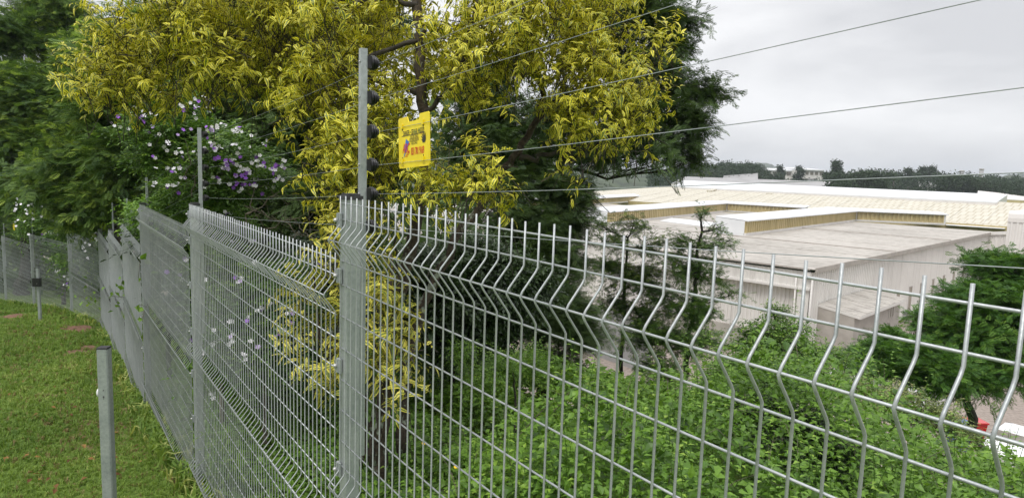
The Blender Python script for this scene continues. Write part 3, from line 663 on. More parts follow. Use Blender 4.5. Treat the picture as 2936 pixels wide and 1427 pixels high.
def leafset(root, lobes, ncl, size, mat_, single, per=7, tmpl=T_var, hang=.25, **kw):
    M, P, RN, PC, AX = rosettes(lobes, ncl, size, per, hang=hang, **kw)
    px, py, z = proj(P); vis = (px > 0) & (px < 2936) & (py > 0) & (py < 1427) & (z > 0)
    order = np.argsort(np.where(vis, z, 99)); ind = order[:single]; rest = np.setdiff1d(np.arange(len(P)), ind)
    k = rng.integers(0, len(tmpl), len(P))
    meshes = {}
    for t_ in range(len(tmpl)):
        V_, F_, U_ = tmpl[t_]
        for b in range(5): meshes[t_, b] = rawmesh('leaf', V_, F_, mat_, U_, np.full(len(V_), (b+.5)/5), True)
    base = np.array(root.location)
    for i in ind:
        ob = bpy.data.objects.new('leaf', meshes[int(k[i]), min(4, int(RN[i]*5))]); COL.objects.link(ob); ob.parent = root
        m4 = np.eye(4); m4[:3, :3] = M[i]; m4[:3, 3] = P[i]-base; ob.matrix_local = Matrix(m4.tolist())
    Vs, Fs, Us, Rs, off = [], [], [], [], 0
    for t_ in range(len(tmpl)):
        s_ = rest[k[rest] == t_]
        if not len(s_): continue
        W, FF, UU = scatter_arrays(tmpl[t_], M[s_], P[s_]); Vs.append(W); Fs.append(FF+off); off += len(W); Us.append(UU); Rs.append(np.repeat(RN[s_], len(tmpl[t_][0])))
    cr_ = link('crown', rawmesh('crown', np.concatenate(Vs), np.concatenate(Fs), mat_, np.concatenate(Us), np.concatenate(Rs), True), root); cr_['kind'] = 'stuff'
    mb = MB()
    for p_, a_ in zip(PC[::2], AX[::2]):
        d = a_*-1+np.array([0, 0, -.4])+rng.normal(size=3)*.2; L_ = .12+.2*rng.random(); mb.tube([p_+a_*size*2.5-UPv*size*.2, p_, p_+d*L_*.6+rng.normal(size=3)*.02, p_+d*L_*1.3], [.0015, .002, .003, .0035], 3, False)
    tw = mb.build('twigs', M_bark, root); tw['kind'] = 'stuff'
leafset(vt, VL, 4700, .062, M_lvar, 300, per=9)
# lower shoots of the same kind around the foot, seen through the mesh
vs_ = empty('variegated_shrub', tuple(at(1010, 1230, 4.4))); tag(vs_, 'low yellow variegated shrub behind the corner post at the tree foot', 'shrub')
SL = [(1010, 720, 4.6, 90, 70, .3), (1075, 800, 4.6, 60, 60, .3), (900, 850, 4.7, 60, 50, .3), (960, 950, 4.5, 80, 80, .3), (1060, 900, 4.4, 70, 80, .3), (1110, 960, 4.5, 60, 60, .3), (930, 1050, 4.5, 50, 60, .25), (1060, 1040, 4.4, 60, 50, .25), (1150, 900, 4.6, 30, 40, .2), (1150, 1080, 4.5, 30, 50, .2), (880, 960, 4.7, 40, 40, .2), (1000, 640, 4.7, 70, 50, .3)]
mb = MB()
for q in range(7):
    x0 = random.uniform(1000, 1120); x1 = random.uniform(900, 1150); pts = wob([at(x0, 1330, 4.7), at((x0+x1)/2+20, 1150, 4.6), at(x1, 900, 4.5), at(x1-10, 720, 4.5)], 4, .012)
    mb = MB(); mb.tube(pts, [.014*(1-.6*j/len(pts)) for j in range(len(pts))], 6); mb.build('stem', M_lichen, vs_)
leafset(vs_, SL, 300, .072, M_lvar2, 120, per=7, hang=.2)

# ---- flowering shrub (white and violet blossoms)
def petals(mt):
    V = [(0, 0, 0)]; F = []
    for k in range(5):
        th = 2*math.pi*k/5
        for dt, r_, z_ in ((-.5, .75, .1), (-.25, 1, .16), (.25, 1, .16), (.5, .75, .1)): V.append((math.cos(th+dt*1.1)*r_, math.sin(th+dt*1.1)*r_, z_))
        b = 1+4*k; F += [(0, b, b+1), (0, b+1, b+2), (0, b+2, b+3)]
    return rawmesh('flower', np.array(V), np.array(F), mt, np.zeros((len(V), 2)), np.zeros(len(V)))
FM = [petals(M_fw), petals(M_fp), petals(M_fl)]
def flowers(root, pts, size, mix=(.6, .28, .12), dirs=None):
    base = np.array(root.location)
    for i, p_ in enumerate(pts):
        ob = bpy.data.objects.new('flower', FM[int(rng.choice(3, p=mix))]); COL.objects.link(ob); ob.parent = root
        d = nrm(-p_/np.linalg.norm(p_)*.9+rng.normal(size=3)*.45+UPv*.35)
        M = frames(np.array([nrm(np.cross(d, rng.normal(size=3)))]), d[None], [size*random.uniform(.75, 1.15)])[0]
        m4 = np.eye(4); m4[:3, :3] = M; m4[:3, 3] = p_-base; ob.matrix_local = Matrix(m4.tolist())
BL = [(500, 300, 7.6, 70, 45, .5), (450, 350, 7.6, 70, 60, .5), (560, 400, 7.4, 90, 80, .6), (460, 440, 7.6, 80, 50, .5), (640, 430, 7.2, 90, 60, .6), (700, 480, 7.0, 80, 50, .5), (780, 500, 6.9, 70, 35, .4), (560, 520, 7.2, 90, 60, .5), (620, 560, 7.0, 110, 50, .5), (500, 580, 7.3, 80, 40, .4)]
BL2 = [(620, 760, 6.6, 80, 90, .5), (700, 850, 6.3, 120, 110, .6), (800, 960, 6.0, 110, 90, .5), (700, 1020, 6.0, 110, 90, .5), (820, 800, 6.2, 90, 80, .5), (880, 900, 5.9, 60, 80, .4), (620, 900, 6.5, 70, 90, .4)]
b1 = tree('flowering_shrub', 'tall shrub with white and violet blossoms behind the mesh fence, left of the yellow tree', 'shrub', [(640, 1200, 6.9), (620, 900, 7.0), (590, 640, 7.2), (560, 420, 7.4), (520, 320, 7.5)], BL, 'leaf', 280, .17, M_brun, M_twig, .025, r_limb=.014, droop=-.1)
def front_points(lobes, n):
    Ls = lobes_world(lobes); out_ = []
    for _ in range(n):
        c, rx, ry, rz = Ls[rng.integers(0, len(Ls))]; d = nrm(rng.normal(size=3)-c/np.linalg.norm(c)*.9+UPv*.2); q_ = c+d*np.array([rx, ry, rz])*rng.uniform(1.02, 1.25)
        for _k in range(rng.integers(1, 5)): out_.append(q_+rng.normal(size=3)*.026*np.linalg.norm(q_)/7)
    return out_
flowers(b1, front_points(BL[:9], 118), .022, (.66, .24, .10))
b2 = tree('flowering_shrub', 'lower part of the tall flowering shrub, seen through the second mesh panel, mostly white blossoms', 'shrub', [(760, 1200, 6.2), (750, 1000, 6.2), (740, 850, 6.3)], BL2, 'leaf', 220, .16, M_brun, M_twig, .02, r_limb=.012, droop=-.1)  # lower part of the same tall shrub, built as a separate object
flowers(b2, front_points(BL2, 50), .022, (.8, .08, .12))
# bare pale twigs hanging under it
tw = MB()
for (x0, y0), (x1, y1), d in (((560, 560), (530, 400), 6.4), ((690, 620), (850, 505), 5.9), ((850, 640), (700, 590), 6.0), ((900, 680), (780, 620), 5.8), ((950, 700), (840, 640), 5.6), ((760, 660), (960, 560), 5.9), ((700, 640), (730, 540), 6.0), ((1330, 520), (1235, 440), 5.4), ((1560, 520), (1700, 420), 5.6)):
    pts = wob([at(x0, y0, d), at((x0+x1)/2, (y0+y1)/2+10, d-.1), at(x1, y1, d)], 4, .02); tw.tube(pts, [.006*(1-.7*j/len(pts)) for j in range(len(pts))], 5, False)
    for j in range(3): q = pts[3+j]; tw.tube([q, q+rng.normal(size=3)*.12, q+rng.normal(size=3)*.22], [.003, .002, .001], 3, False)
o_ = tw.build('twigs', M_twig, b1); o_['kind'] = 'stuff'
def F_(name, label, cat, base, lobes, tpl, n, size, m_, **kw): return tree(name, label, cat, base, lobes, tpl, n, size, m_, kw.pop('bark', M_bark), kw.pop('r0', .1), **kw)
# dark broad shrub behind everything in the mesh panel, deep shade under the tree
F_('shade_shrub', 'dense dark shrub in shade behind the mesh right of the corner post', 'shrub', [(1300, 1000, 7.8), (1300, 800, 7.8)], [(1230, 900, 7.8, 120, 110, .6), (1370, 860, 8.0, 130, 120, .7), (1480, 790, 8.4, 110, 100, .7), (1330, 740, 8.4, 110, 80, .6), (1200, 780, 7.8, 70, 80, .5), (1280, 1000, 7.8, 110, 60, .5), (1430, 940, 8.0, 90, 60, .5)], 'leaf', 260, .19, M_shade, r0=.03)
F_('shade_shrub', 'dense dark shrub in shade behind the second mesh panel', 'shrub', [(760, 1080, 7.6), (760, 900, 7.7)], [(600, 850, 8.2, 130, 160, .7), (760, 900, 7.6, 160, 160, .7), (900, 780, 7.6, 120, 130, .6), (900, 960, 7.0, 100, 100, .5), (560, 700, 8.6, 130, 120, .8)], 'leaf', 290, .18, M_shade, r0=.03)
# broad-leaved shrub just behind the fence, posts two and three
s3 = F_('broadleaf_shrub', 'bright green broad-leaved shrub just behind the second and third posts', 'shrub', [(480, 800, 9), (480, 640, 9)], [(500, 590, 8.4, 80, 45, .5), (570, 610, 7.8, 90, 45, .5), (450, 620, 9.5, 70, 60, .5), (640, 640, 7.4, 80, 50, .4)], 'leaf', 120, .2, M_brite, r0=.03, rl=(.3, 1))
s4 = F_('flowering_shrub', 'far shrub with small white blossoms behind the fence bend at left', 'shrub', [(180, 800, 20), (180, 650, 20)], [(150, 590, 19, 80, 60, 1.1), (220, 640, 18, 80, 60, 1.1), (280, 600, 17.5, 70, 80, 1), (330, 560, 17, 60, 60, 1), (130, 660, 19.5, 60, 50, 1), (240, 740, 17.5, 80, 60, 1)], 'leaf', 200, .14, M_brun, r0=.06, rl=(.2, 1))
flowers(s4, front_points([(150, 600, 18, 60, 50, 1.1), (170, 640, 17.5, 60, 50, 1.1), (160, 600, 18, 60, 60, 1.1), (182, 792, 17.2, 22, 22, .2), (270, 720, 16.5, 20, 40, .3)], 34), .036, (.9, .05, .05))
# feathery wattles at left
F_('wattle_tree', 'big feathery dark green wattle at the far left edge, tallest there', 'tree', [(60, 800, 24), (90, 500, 24), (120, 200, 24), (140, -100, 24)],
   [(40, 100, 22, 130, 60, 1.6), (150, 30, 23, 130, 50, 1.8), (80, 240, 21.5, 130, 70, 1.6), (250, 150, 22, 110, 60, 1.5), (60, 360, 21.5, 130, 80, 1.6), (210, 270, 21, 130, 70, 1.5), (20, 480, 22, 90, 80, 1.5), (170, 410, 21, 120, 70, 1.5), (50, 560, 23.5, 80, 50, 1.2)],
   'frond2', 280, .24, M_feath, r0=.2, r_limb=.06)
F_('wattle_tree', 'feathery wattle with drooping olive sprays behind the far shrub with white blossoms', 'tree', [(330, 780, 14.5), (340, 560, 14.5), (350, 300, 14.5), (400, 60, 14.5)],
   [(330, 330, 13.5, 120, 80, 1.1), (300, 470, 13.5, 120, 80, 1.1), (420, 430, 13, 110, 90, 1.1), (180, 520, 14, 110, 60, 1), (340, 560, 13, 90, 60, .9), (450, 280, 14, 120, 90, 1.1), (360, 190, 14.5, 130, 90, 1.2), (480, 120, 14.5, 130, 100, 1.2), (230, 620, 14.5, 90, 40, .9)],
   'frond2', 280, .26, M_feath, r0=.14, r_limb=.045, rl=(0, .9))
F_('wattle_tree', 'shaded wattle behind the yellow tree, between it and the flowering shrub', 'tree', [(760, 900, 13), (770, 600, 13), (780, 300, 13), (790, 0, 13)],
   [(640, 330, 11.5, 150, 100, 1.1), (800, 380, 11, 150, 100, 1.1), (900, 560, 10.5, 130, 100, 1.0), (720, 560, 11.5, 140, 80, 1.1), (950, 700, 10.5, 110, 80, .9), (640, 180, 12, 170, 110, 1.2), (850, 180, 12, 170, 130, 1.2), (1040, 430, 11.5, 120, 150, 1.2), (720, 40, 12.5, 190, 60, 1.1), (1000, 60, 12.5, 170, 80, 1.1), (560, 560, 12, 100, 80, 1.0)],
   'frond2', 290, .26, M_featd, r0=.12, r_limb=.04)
# big wattle right of the yellow tree
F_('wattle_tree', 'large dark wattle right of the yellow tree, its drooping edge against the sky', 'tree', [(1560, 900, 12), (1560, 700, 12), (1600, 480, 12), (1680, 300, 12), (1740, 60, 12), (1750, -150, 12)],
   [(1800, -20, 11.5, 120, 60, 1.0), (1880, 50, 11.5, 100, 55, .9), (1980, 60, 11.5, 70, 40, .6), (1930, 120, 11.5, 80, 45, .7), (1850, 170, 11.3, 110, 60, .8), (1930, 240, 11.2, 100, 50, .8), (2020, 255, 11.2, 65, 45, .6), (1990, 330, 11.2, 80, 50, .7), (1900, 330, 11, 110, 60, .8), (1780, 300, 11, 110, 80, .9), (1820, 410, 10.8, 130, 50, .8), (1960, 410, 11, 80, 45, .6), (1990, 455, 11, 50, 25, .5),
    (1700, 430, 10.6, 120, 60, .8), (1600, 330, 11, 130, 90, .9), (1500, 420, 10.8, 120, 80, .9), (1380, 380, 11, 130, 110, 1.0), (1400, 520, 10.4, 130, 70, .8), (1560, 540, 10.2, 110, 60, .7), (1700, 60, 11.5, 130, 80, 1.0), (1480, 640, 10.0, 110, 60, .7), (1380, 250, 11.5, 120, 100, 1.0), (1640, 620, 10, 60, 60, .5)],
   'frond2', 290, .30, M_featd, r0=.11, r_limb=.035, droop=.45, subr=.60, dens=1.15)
F_('wattle_tree', 'wattle with low shaded boughs behind the mesh, lower right of the yellow trunk', 'tree', [(1440, 1030, 10.5), (1450, 900, 10.4), (1470, 700, 10.4)],
   [(1480, 760, 9.8, 110, 60, .7), (1570, 720, 10, 80, 50, .6), (1560, 830, 9.8, 110, 70, .7), (1640, 900, 9.8, 90, 60, .6), (1560, 930, 9.6, 110, 50, .6), (1680, 960, 9.8, 70, 40, .5), (1640, 760, 10.4, 60, 50, .5), (1440, 850, 9.8, 100, 80, .6), (1600, 1020, 9.6, 60, 30, .4), (1500, 640, 10, 110, 80, .7), (1620, 640, 10.4, 80, 60, .6), (1660, 560, 10.6, 80, 40, .5)],
   'frond', 290, .28, M_featd, r0=.09, r_limb=.03, rl=(0, .75))
F_('wattle_sapling', 'slim wattle sapling with two tufted tops in front of the big warehouse roof', 'tree', [(1960, 1130, 13), (1975, 950, 13), (2000, 780, 13), (2010, 640, 13)],
   [(2010, 615, 13, 26, 28, .35), (2060, 650, 13, 22, 22, .3), (2040, 700, 13, 60, 30, .4), (2090, 690, 12.9, 30, 26, .3), (1960, 690, 13, 50, 40, .4), (1930, 760, 13, 60, 50, .5), (2010, 780, 13, 70, 50, .5), (1900, 860, 13, 80, 60, .6), (1990, 880, 12.8, 80, 50, .6), (2100, 840, 12.8, 50, 20, .3), (1860, 960, 12.8, 90, 70, .6), (1980, 980, 12.6, 90, 60, .6), (1900, 1060, 12.4, 90, 50, .6)],
   'frond2', 150, .26, M_brun, r0=.06, r_limb=.022, dens=.9, subr=.6)
F_('wattle_sapling', 'bushy wattle sapling covering the left end of the yellow roof wall', 'tree', [(1780, 1100, 13.5), (1790, 850, 13.5), (1800, 680, 13.5)],
   [(1820, 640, 13.5, 60, 32, .4), (1770, 690, 13.4, 60, 35, .4), (1860, 700, 13.4, 50, 45, .4), (1740, 760, 13.4, 60, 50, .5), (1810, 790, 13.3, 80, 60, .5), (1760, 860, 13.2, 60, 60, .5), (1720, 640, 13.6, 40, 30, .3), (1840, 900, 13, 60, 50, .5)],
   'frond2', 95, .26, M_feath, r0=.05, r_limb=.02, dens=.9, subr=.6)
F_('bank_shrub', 'leafy shrub on the bank in front of the warehouse corner', 'shrub', [(2240, 1150, 11), (2230, 1000, 11), (2220, 900, 11)],
   [(2225, 890, 11, 36, 28, .3), (2240, 950, 10.8, 70, 50, .5), (2180, 980, 10.8, 70, 60, .5), (2290, 1010, 10.6, 60, 50, .5), (2170, 1080, 10, 100, 60, .6), (2280, 1090, 9.8, 110, 60, .6), (2080, 1080, 10.5, 80, 70, .6), (2370, 1030, 10.4, 50, 40, .4), (2360, 1110, 9.8, 60, 40, .4)],
   'leaf', 200, .17, M_brun, r0=.04, r_limb=.018, rl=(.1, 1))
M_olive = leafmat('olive weed', (.09, .13, .04), (.24, .30, .10), .34, .5, .3, new=(.42, .42, .18))
F_('bank_shrub', 'olive seeding shrub on the bank right of the mound below the lean-to', 'shrub', [(2560, 1200, 9), (2560, 1120, 9)], [(2480, 1130, 9, 80, 30, .5), (2580, 1150, 8.8, 90, 30, .5), (2680, 1190, 8.6, 80, 30, .5), (2400, 1110, 9.2, 60, 30, .4), (2760, 1240, 8.4, 60, 25, .4)], 'leaf', 120, .16, M_olive, r0=.02, limb=False)
F_('bank_shrub', 'dark ivy-like mound of leaves on the bank below the warehouse corner', 'shrub', [(2260, 1330, 6), (2260, 1230, 6)], [(2180, 1190, 6.3, 110, 50, .4), (2290, 1230, 6, 120, 60, .4), (2380, 1300, 5.6, 100, 50, .35), (2200, 1290, 5.8, 100, 50, .35)], 'broad', 130, .16, M_shade, r0=.02, limb=False)
F_('bank_shrub', 'bright bush rising from the weeds in the middle of the near panel', 'shrub', [(1480, 1150, 6.2), (1470, 1060, 6.2)], [(1440, 1040, 6.2, 70, 50, .35), (1530, 1030, 6.5, 60, 40, .35), (1380, 1090, 6, 60, 50, .3), (1330, 1010, 6.4, 30, 60, .25)], 'broad', 90, .15, M_brite, r0=.015, limb=False, dens=.8)
F_('shade_tree', 'broad flat-layered green tree at the right edge below the warehouse', 'tree', [(2810, 1290, 16), (2780, 1180, 16), (2740, 1060, 16), (2760, 940, 16)],
   [(2870, 760, 16.5, 90, 35, 1.2), (2770, 870, 16.2, 80, 35, 1.2), (2860, 860, 16, 100, 60, 1.3), (2920, 780, 16.5, 60, 60, 1), (2700, 945, 15.8, 70, 35, 1.1), (2800, 950, 15.6, 140, 50, 1.3), (2560, 975, 15.6, 50, 25, .8), (2500, 1020, 15.4, 60, 25, .8), (2600, 1020, 15.2, 110, 45, 1.1), (2720, 1060, 15, 140, 50, 1.2), (2870, 1060, 15, 110, 50, 1.2), (2480, 1060, 15.2, 60, 30, .8), (2920, 930, 15.6, 60, 80, 1)],
   'frond2', 280, .26, M_right, r0=.13, r_limb=.045, droop=.15)

# ------------------------------------------------------------------ weeds, lawn grass
def area_pts(n, d0, d1, a0, a1, pw=1.6):
    """random plan positions, denser near the camera"""
    d = (d0**(1/pw)+(d1**(1/pw)-d0**(1/pw))*rng.random(n))**pw; a = a0+(a1-a0)*rng.random(n)
    return d*np.sin(a), d*np.cos(a)
def weedheight(x, y):
    s, w_ = sw(x, y)
    h = .58+.30*np.sin(x*1.9+1)*np.cos(y*1.6)+.20*np.sin(x*4.3+y*3.1)+.13*np.sin(x*8+y*7.3)+.09*np.sin(x*15-y*11)*np.sin(y*13+x*5)
    h = h*np.clip((w_-.25)/1.2, 0.05, 1)*np.clip((3.0-s)/2.2, .22+.3*np.clip((w_-2)/2, 0, 1), 1)
    h = h*np.clip((.74-np.arctan2(x, y))/.22, .62, 1)
    mound = .55*np.exp(-(((x-3.1)/1.5)**2+((y-6.2)/1.3)**2)); return np.maximum(.05, h+.25*np.clip((w_-1)/3, 0, 1)+mound)
x, y = area_pts(190000, 1.2, 22, -.48, .95, 1.7); s, w_ = sw(x, y); keep = (w_ > .12) & (w_ < 16) & (s < 9)
dn = np.hypot(x, y); x, y, dn = x[keep], y[keep], dn[keep]
h = weedheight(x, y)*(1-.5*rng.random(len(x))**1.6); z = ground(x, y)+h
P = np.stack([x, y, z], 1); sc = (.035+.05*rng.random(len(x))**1.5)*np.clip(dn/5, 1, 2.2)
f = rdir(len(x))*np.array([1, 1, .35])+UPv*.1; upn = nrm(UPv*1.1+rdir(len(x))*.55)
patch = .5+.5*np.sin(x*1.3+.7*np.sin(y*1.1))*np.cos(y*.9)
rn = np.clip(rng.random(len(x))*.62+.38*patch-.02, 0, 1)
tag(scatter('undergrowth', T_ov, frames(f, upn, sc), P, rn, M_weed), 'green creeping weeds covering the bank beyond the fence', 'weeds', kind='stuff')
x, y = area_pts(9000, 2.2, 12, -.3, .9, 1.3); s_, w_ = sw(x, y); k = (w_ > .4) & (s_ < 4) & (np.sin(x*2.3+1.1)*np.cos(y*1.9) > -.1); x, y = x[k], y[k]
tag(scatter('undergrowth', T_ov, frames(rdir(len(x))*np.array([1, 1, .4]), nrm(UPv+rdir(len(x))*.5), .07+.06*rng.random(len(x))), np.stack([x, y, ground(x, y)+weedheight(x, y)*(1-.25*rng.random(len(x)))], 1), rng.random(len(x))*.7, M_brun), 'patches of larger darker leaves among the weeds', 'weeds', kind='stuff')
mb = MB(); x, y = area_pts(900, 2.2, 10, -.3, .9, 1.3); s_, w_ = sw(x, y)
for X_, Y_ in [q for q, k_ in zip(zip(x, y), (w_ > .4) & (s_ < 3)) if k_][:330]:
    z0 = float(ground(X_, Y_)+weedheight(X_, Y_)); d_ = rng.normal(size=2)*.22; mb.tube([(X_, Y_, z0-.15), (X_+d_[0]*.5, Y_+d_[1]*.5, z0+.03), (X_+d_[0], Y_+d_[1], z0+random.uniform(-.02, .16))], [.0028, .002, .001], 3, False)
tag(mb.build('dead_stems', M_twig), 'dry dead stems tangled through the weeds', 'stems', kind='stuff')
# upright leafy stems poking out
n = 900; x, y = area_pts(n*3, 2.2, 10, -.25, .9, 1.2); s, w_ = sw(x, y); k = (w_ > .6) & (s < 2.5); x, y = x[k][:n], y[k][:n]
Ps, Ms, Rn = [], [], []; mb = MB()
for X_, Y_ in zip(x, y):
    z0 = float(ground(X_, Y_)+weedheight(X_, Y_)); H = random.uniform(.08, .34); lean = rng.normal(size=2)*.06
    mb.tube([(X_, Y_, z0-.1), (X_+lean[0], Y_+lean[1], z0+H)], [.003, .0015], 3, False)
    for j in range(int(H/.035)):
        th = j*1.57+random.random(); t_ = j*.035/H
        Ps.append((X_+lean[0]*t_, Y_+lean[1]*t_, z0+H*t_)); Ms.append((math.cos(th), math.sin(th), .35)); Rn.append(.6+.4*random.random())
Ps, Ms = np.array(Ps), np.array(Ms)
tag(scatter('undergrowth', T_ov2, frames(Ms, np.tile(UPv, (len(Ms), 1)), .03+.035*rng.random(len(Ms))), Ps, np.array(Rn), M_weed), 'upright leafy shoots rising out of the weeds', 'weeds', kind='stuff')
o_ = mb.build('weed_stems', M_weed); tag(o_, 'thin green stems among the weeds', 'weeds', kind='stuff')
for px, py, d in ((1215, 1272, 4.2), (1307, 1340, 3.9)):
    c = at(px, py, d); e = empty('dandelion', tuple(c)); tag(e, 'small yellow flower among weeds, %s' % ('left of two' if px < 1250 else 'lower right of two'), 'flower', 'yellow flowers in the weeds')
    mb = MB(); mb.lathe(c, nrm(-c/np.linalg.norm(c)*.5+UPv), [(0, .003), (.004, .011), (.008, .013), (.011, .005)], 10); mb.build('bloom', M_dand, e); mb = MB(); mb.tube([c, c-UPv*.25+np.array([.02, 0, 0])], .0015, 4); mb.build('stalk', M_weed, e)
# lawn
def blade_tuft(nb, seed, wd=.05):
    r2 = np.random.default_rng(seed); V = []; F = []; UV = []
    for k in range(nb):
        th = r2.random()*6.28; b = np.array([r2.normal()*.35, r2.normal()*.35, 0]); ln = r2.uniform(.6, 1.15); lean = r2.uniform(.25, .95)
        d = np.array([math.cos(th), math.sin(th), 0]); s_ = np.array([-d[1], d[0], 0])*wd
        p1 = b+d*lean*.4*ln+np.array([0, 0, ln*.62]); p2 = b+d*lean*ln+np.array([0, 0, ln*(.95-.35*lean)]); q = len(V)
        V += [tuple(b-s_), tuple(b+s_), tuple(p1+s_*.8), tuple(p1-s_*.8), tuple(p2+s_*.1), tuple(p2-s_*.1)]; F += [(q, q+1, q+2, q+3), (q+3, q+2, q+4, q+5)]; UV += [(.5, .5)]*6
    return np.array(V), np.array(F), np.array(UV, float)
T_tuft = blade_tuft(5, 1, .075)
def grass(n, d0, d1, a0, a1, side, size, m_, label, pw=1.5, rl=(0, 1), soilskip=True):
    x, y = area_pts(n, d0, d1, a0, a1, pw); s, w_ = sw(x, y); wf = w_+np.maximum(0, s-14.6)*.235
    k = (wf < .12) if side < 0 else (wf > 0) & (wf < 3.2)
    if soilskip:
        for cx_, cy_, r_ in SOILS: k &= (np.hypot(x-cx_, y-cy_) > r_*rng.uniform(.4, 1.0, len(x)))
    x, y = x[k], y[k]; dn = np.hypot(x, y); z = ground(x, y)-.004
    th = rng.random(len(x))*6.28; f = np.stack([np.cos(th), np.sin(th), rng.normal(size=len(x))*.15], 1)
    patch = .5+.3*np.sin(x*2.1+1.3*np.sin(y*1.7))*np.cos(y*2.3+x)+.2*np.sin(x*.8-y*.6)
    sc = size*(.6+.7*rng.random(len(x)))*np.clip(dn/7, .8, 1.8)
    rn = np.clip(rl[0]+(rl[1]-rl[0])*(patch*.45+rng.random(len(x))*.55), 0, 1)
    return tag(scatter('lawn_grass' if m_ is M_grass else 'dry_grass', T_tuft, frames(f, nrm(UPv+rdir(len(x))*.15), sc), np.stack([x, y, z], 1), rn, m_), label, 'grass', kind='stuff')
grass(70000, 2.6, 26, -.85, -.28, -1, .044, M_grass, 'short green lawn grass on the near side of the fence', 1.7)
grass(5200, 3.0, 22, -.85, -.3, -1, .045, M_dry, 'scattered dry yellow grass blades in the lawn', 1.7)
grass(20000, 2.6, 16, -.6, .12, 1, .075, M_grass, 'longer grass growing just beyond the mesh fence', 1.4, (0, .75), False)
x, y = area_pts(420, 3, 20, -.85, -.3, 1.5); s_, w_ = sw(x, y); k = w_+np.maximum(0, s_-14.6)*.235 < -.05; x, y = x[k], y[k]
M_fallen = leafmat('fallen leaf', (.10, .045, .02), (.32, .18, .06), .15, .7, .2)
tag(scatter('fallen_leaves', T_ov, frames(np.stack([rng.normal(size=len(x)), rng.normal(size=len(x)), np.zeros(len(x))], 1), nrm(UPv+rdir(len(x))*.4), .045+.03*rng.random(len(x))), np.stack([x, y, ground(x, y)+.04], 1), rng.random(len(x)), M_fallen), 'dry brown leaves fallen on the lawn', 'leaves', kind='stuff')
# long blades and tall weed at the fence foot
x = []; y = []
for i in range(0, 9):
    n = 260 if i < 2 else 180; t_ = rng.random(n); a, b = POST[i], POST[i+1] if i < 9 else POST[i]; q = a[None]*(1-t_[:, None])+b[None]*t_[:, None]+N2*(rng.normal(size=n)*.07)[:, None]; x += list(q[:, 0]); y += list(q[:, 1])
x, y = np.array(x), np.array(y); th = rng.random(len(x))*6.28
tag(scatter('long_grass', T_tuft, frames(np.stack([np.cos(th), np.sin(th), 0*th], 1), nrm(UPv+rdir(len(x))*.25), .13*(.6+.9*rng.random(len(x)))), np.stack([x, y, ground(x, y)-.01], 1), rng.random(len(x)), M_grass), 'untrimmed long grass along the foot of the mesh fence', 'grass', kind='stuff')
c = gpt(668, 1427); mb = MB(); wd = empty('tall_weed', tuple(c)); tag(wd, 'tall grassy weed leaning on the mesh near the bottom edge', 'weed')
for j in range(9):
    b_ = c+rng.normal(size=3)*np.array([.05, .05, 0]); tpz = at(random.uniform(600, 680), random.uniform(1230, 1300), c@FW-.05)
    mb.tube(wob([b_, (b_+tpz)/2+rng.normal(size=3)*.02, tpz], 4, .008), .0022, 3, False)
mb.build('stem', M_weed, wd)
n = 120; t_ = rng.random(n); tpz = at(640, 1260, c@FW); P = c[None]*(1-t_[:, None])+tpz[None]*t_[:, None]+rng.normal(size=(n, 3))*.05
ob = scatter('foliage', grid_leaf([(0, .01), (.4, .06), (1, .005)], .2, .8), frames(rdir(n)+UPv*.6, np.tile(UPv, (n, 1)), .10+.1*rng.random(n)), P, rng.random(n), M_grass, wd); ob['kind'] = 'stuff'
# creeper leaves caught in the mesh
cl_n = 0
for px, py, d, k_, lab in ((345, 840, 9.6, 26, 'green creeper sprig across the mesh below the third post'), (428, 760, 7.2, 5, 'few creeper leaves on the mesh left of the second post'), (275, 850, 14.3, 34, 'dark creeper on the fence corner beside the lawn'), (425, 885, 7.1, 8, 'small creeper leaves on the lower fold of the third panel')):
    c = at(px, py, d); e = empty('creeper', tuple(c)); tag(e, lab, 'creeper'); P = c+rng.normal(size=(k_, 3))*np.array([.13, .13, .09])*d/9
    lf = scatter('leaves', T_ov, frames(rdir(k_), rdir(k_), .07+.05*rng.random(k_)), P, .5+.5*rng.random(k_), M_weed, e); lf['kind'] = 'stuff'
    mb = MB(); mb.tube([P[j] for j in range(min(k_, 9))], .003, 3, False); mb.build('vine', M_twig, e)

# ------------------------------------------------------------------ warehouse
def ribs(mb, A, B, z0, z1, nout, pitch=.25, depth=.035, top=None):
    """ribbed sheeting from plan point A to B"""
    A, B = np.array(A)[:2], np.array(B)[:2]; L_ = np.linalg.norm(B-A); u = (B-A)/L_; n = int(L_/pitch); vs = []; nn = np.array(nout)[:2]
    tp = top or (lambda q: z1)
    for k in range(n+1):
        for fr, o_ in ((0, 0), (.45, 0), (.55, depth), (.9, depth)):
            s_ = min(L_, (k+fr)*L_/n) if k < n else L_
            q = A+u*s_+nn*o_; vs.append((q[0], q[1], z0)); vs.append((q[0], q[1], tp(s_/L_)))
            if k == n: break
    m_ = len(vs)//2; mb.add(vs, [(2*i, 2*i+2, 2*i+3, 2*i+1) for i in range(m_-1)])
M_wall = simple('off-white sheeting', (.60, .575, .55), (.72, .695, .67), .9, .55, 0, .05, stops=(.3, .7))
m, t, o = mat('weathered off-white cladding'); p = prin(t, o, Roughness=.6)
st = noise(t, 1.0, 5, .65, mapped(t, (2.2, 2.2, .12))); bg_ = noise(t, .35, 3)
t.links.new(mixc(t, .5, ramp(t, st, [(.25, (.46, .435, .41)), (.5, (.74, .715, .69))]), ramp(t, bg_, [(.3, (.58, .55, .52)), (.7, (.72, .69, .66))])), p.inputs['Base Color']); M_clad = m
m, t, o = mat('weathered fibre cement roof'); p = prin(t, o, Roughness=.9)
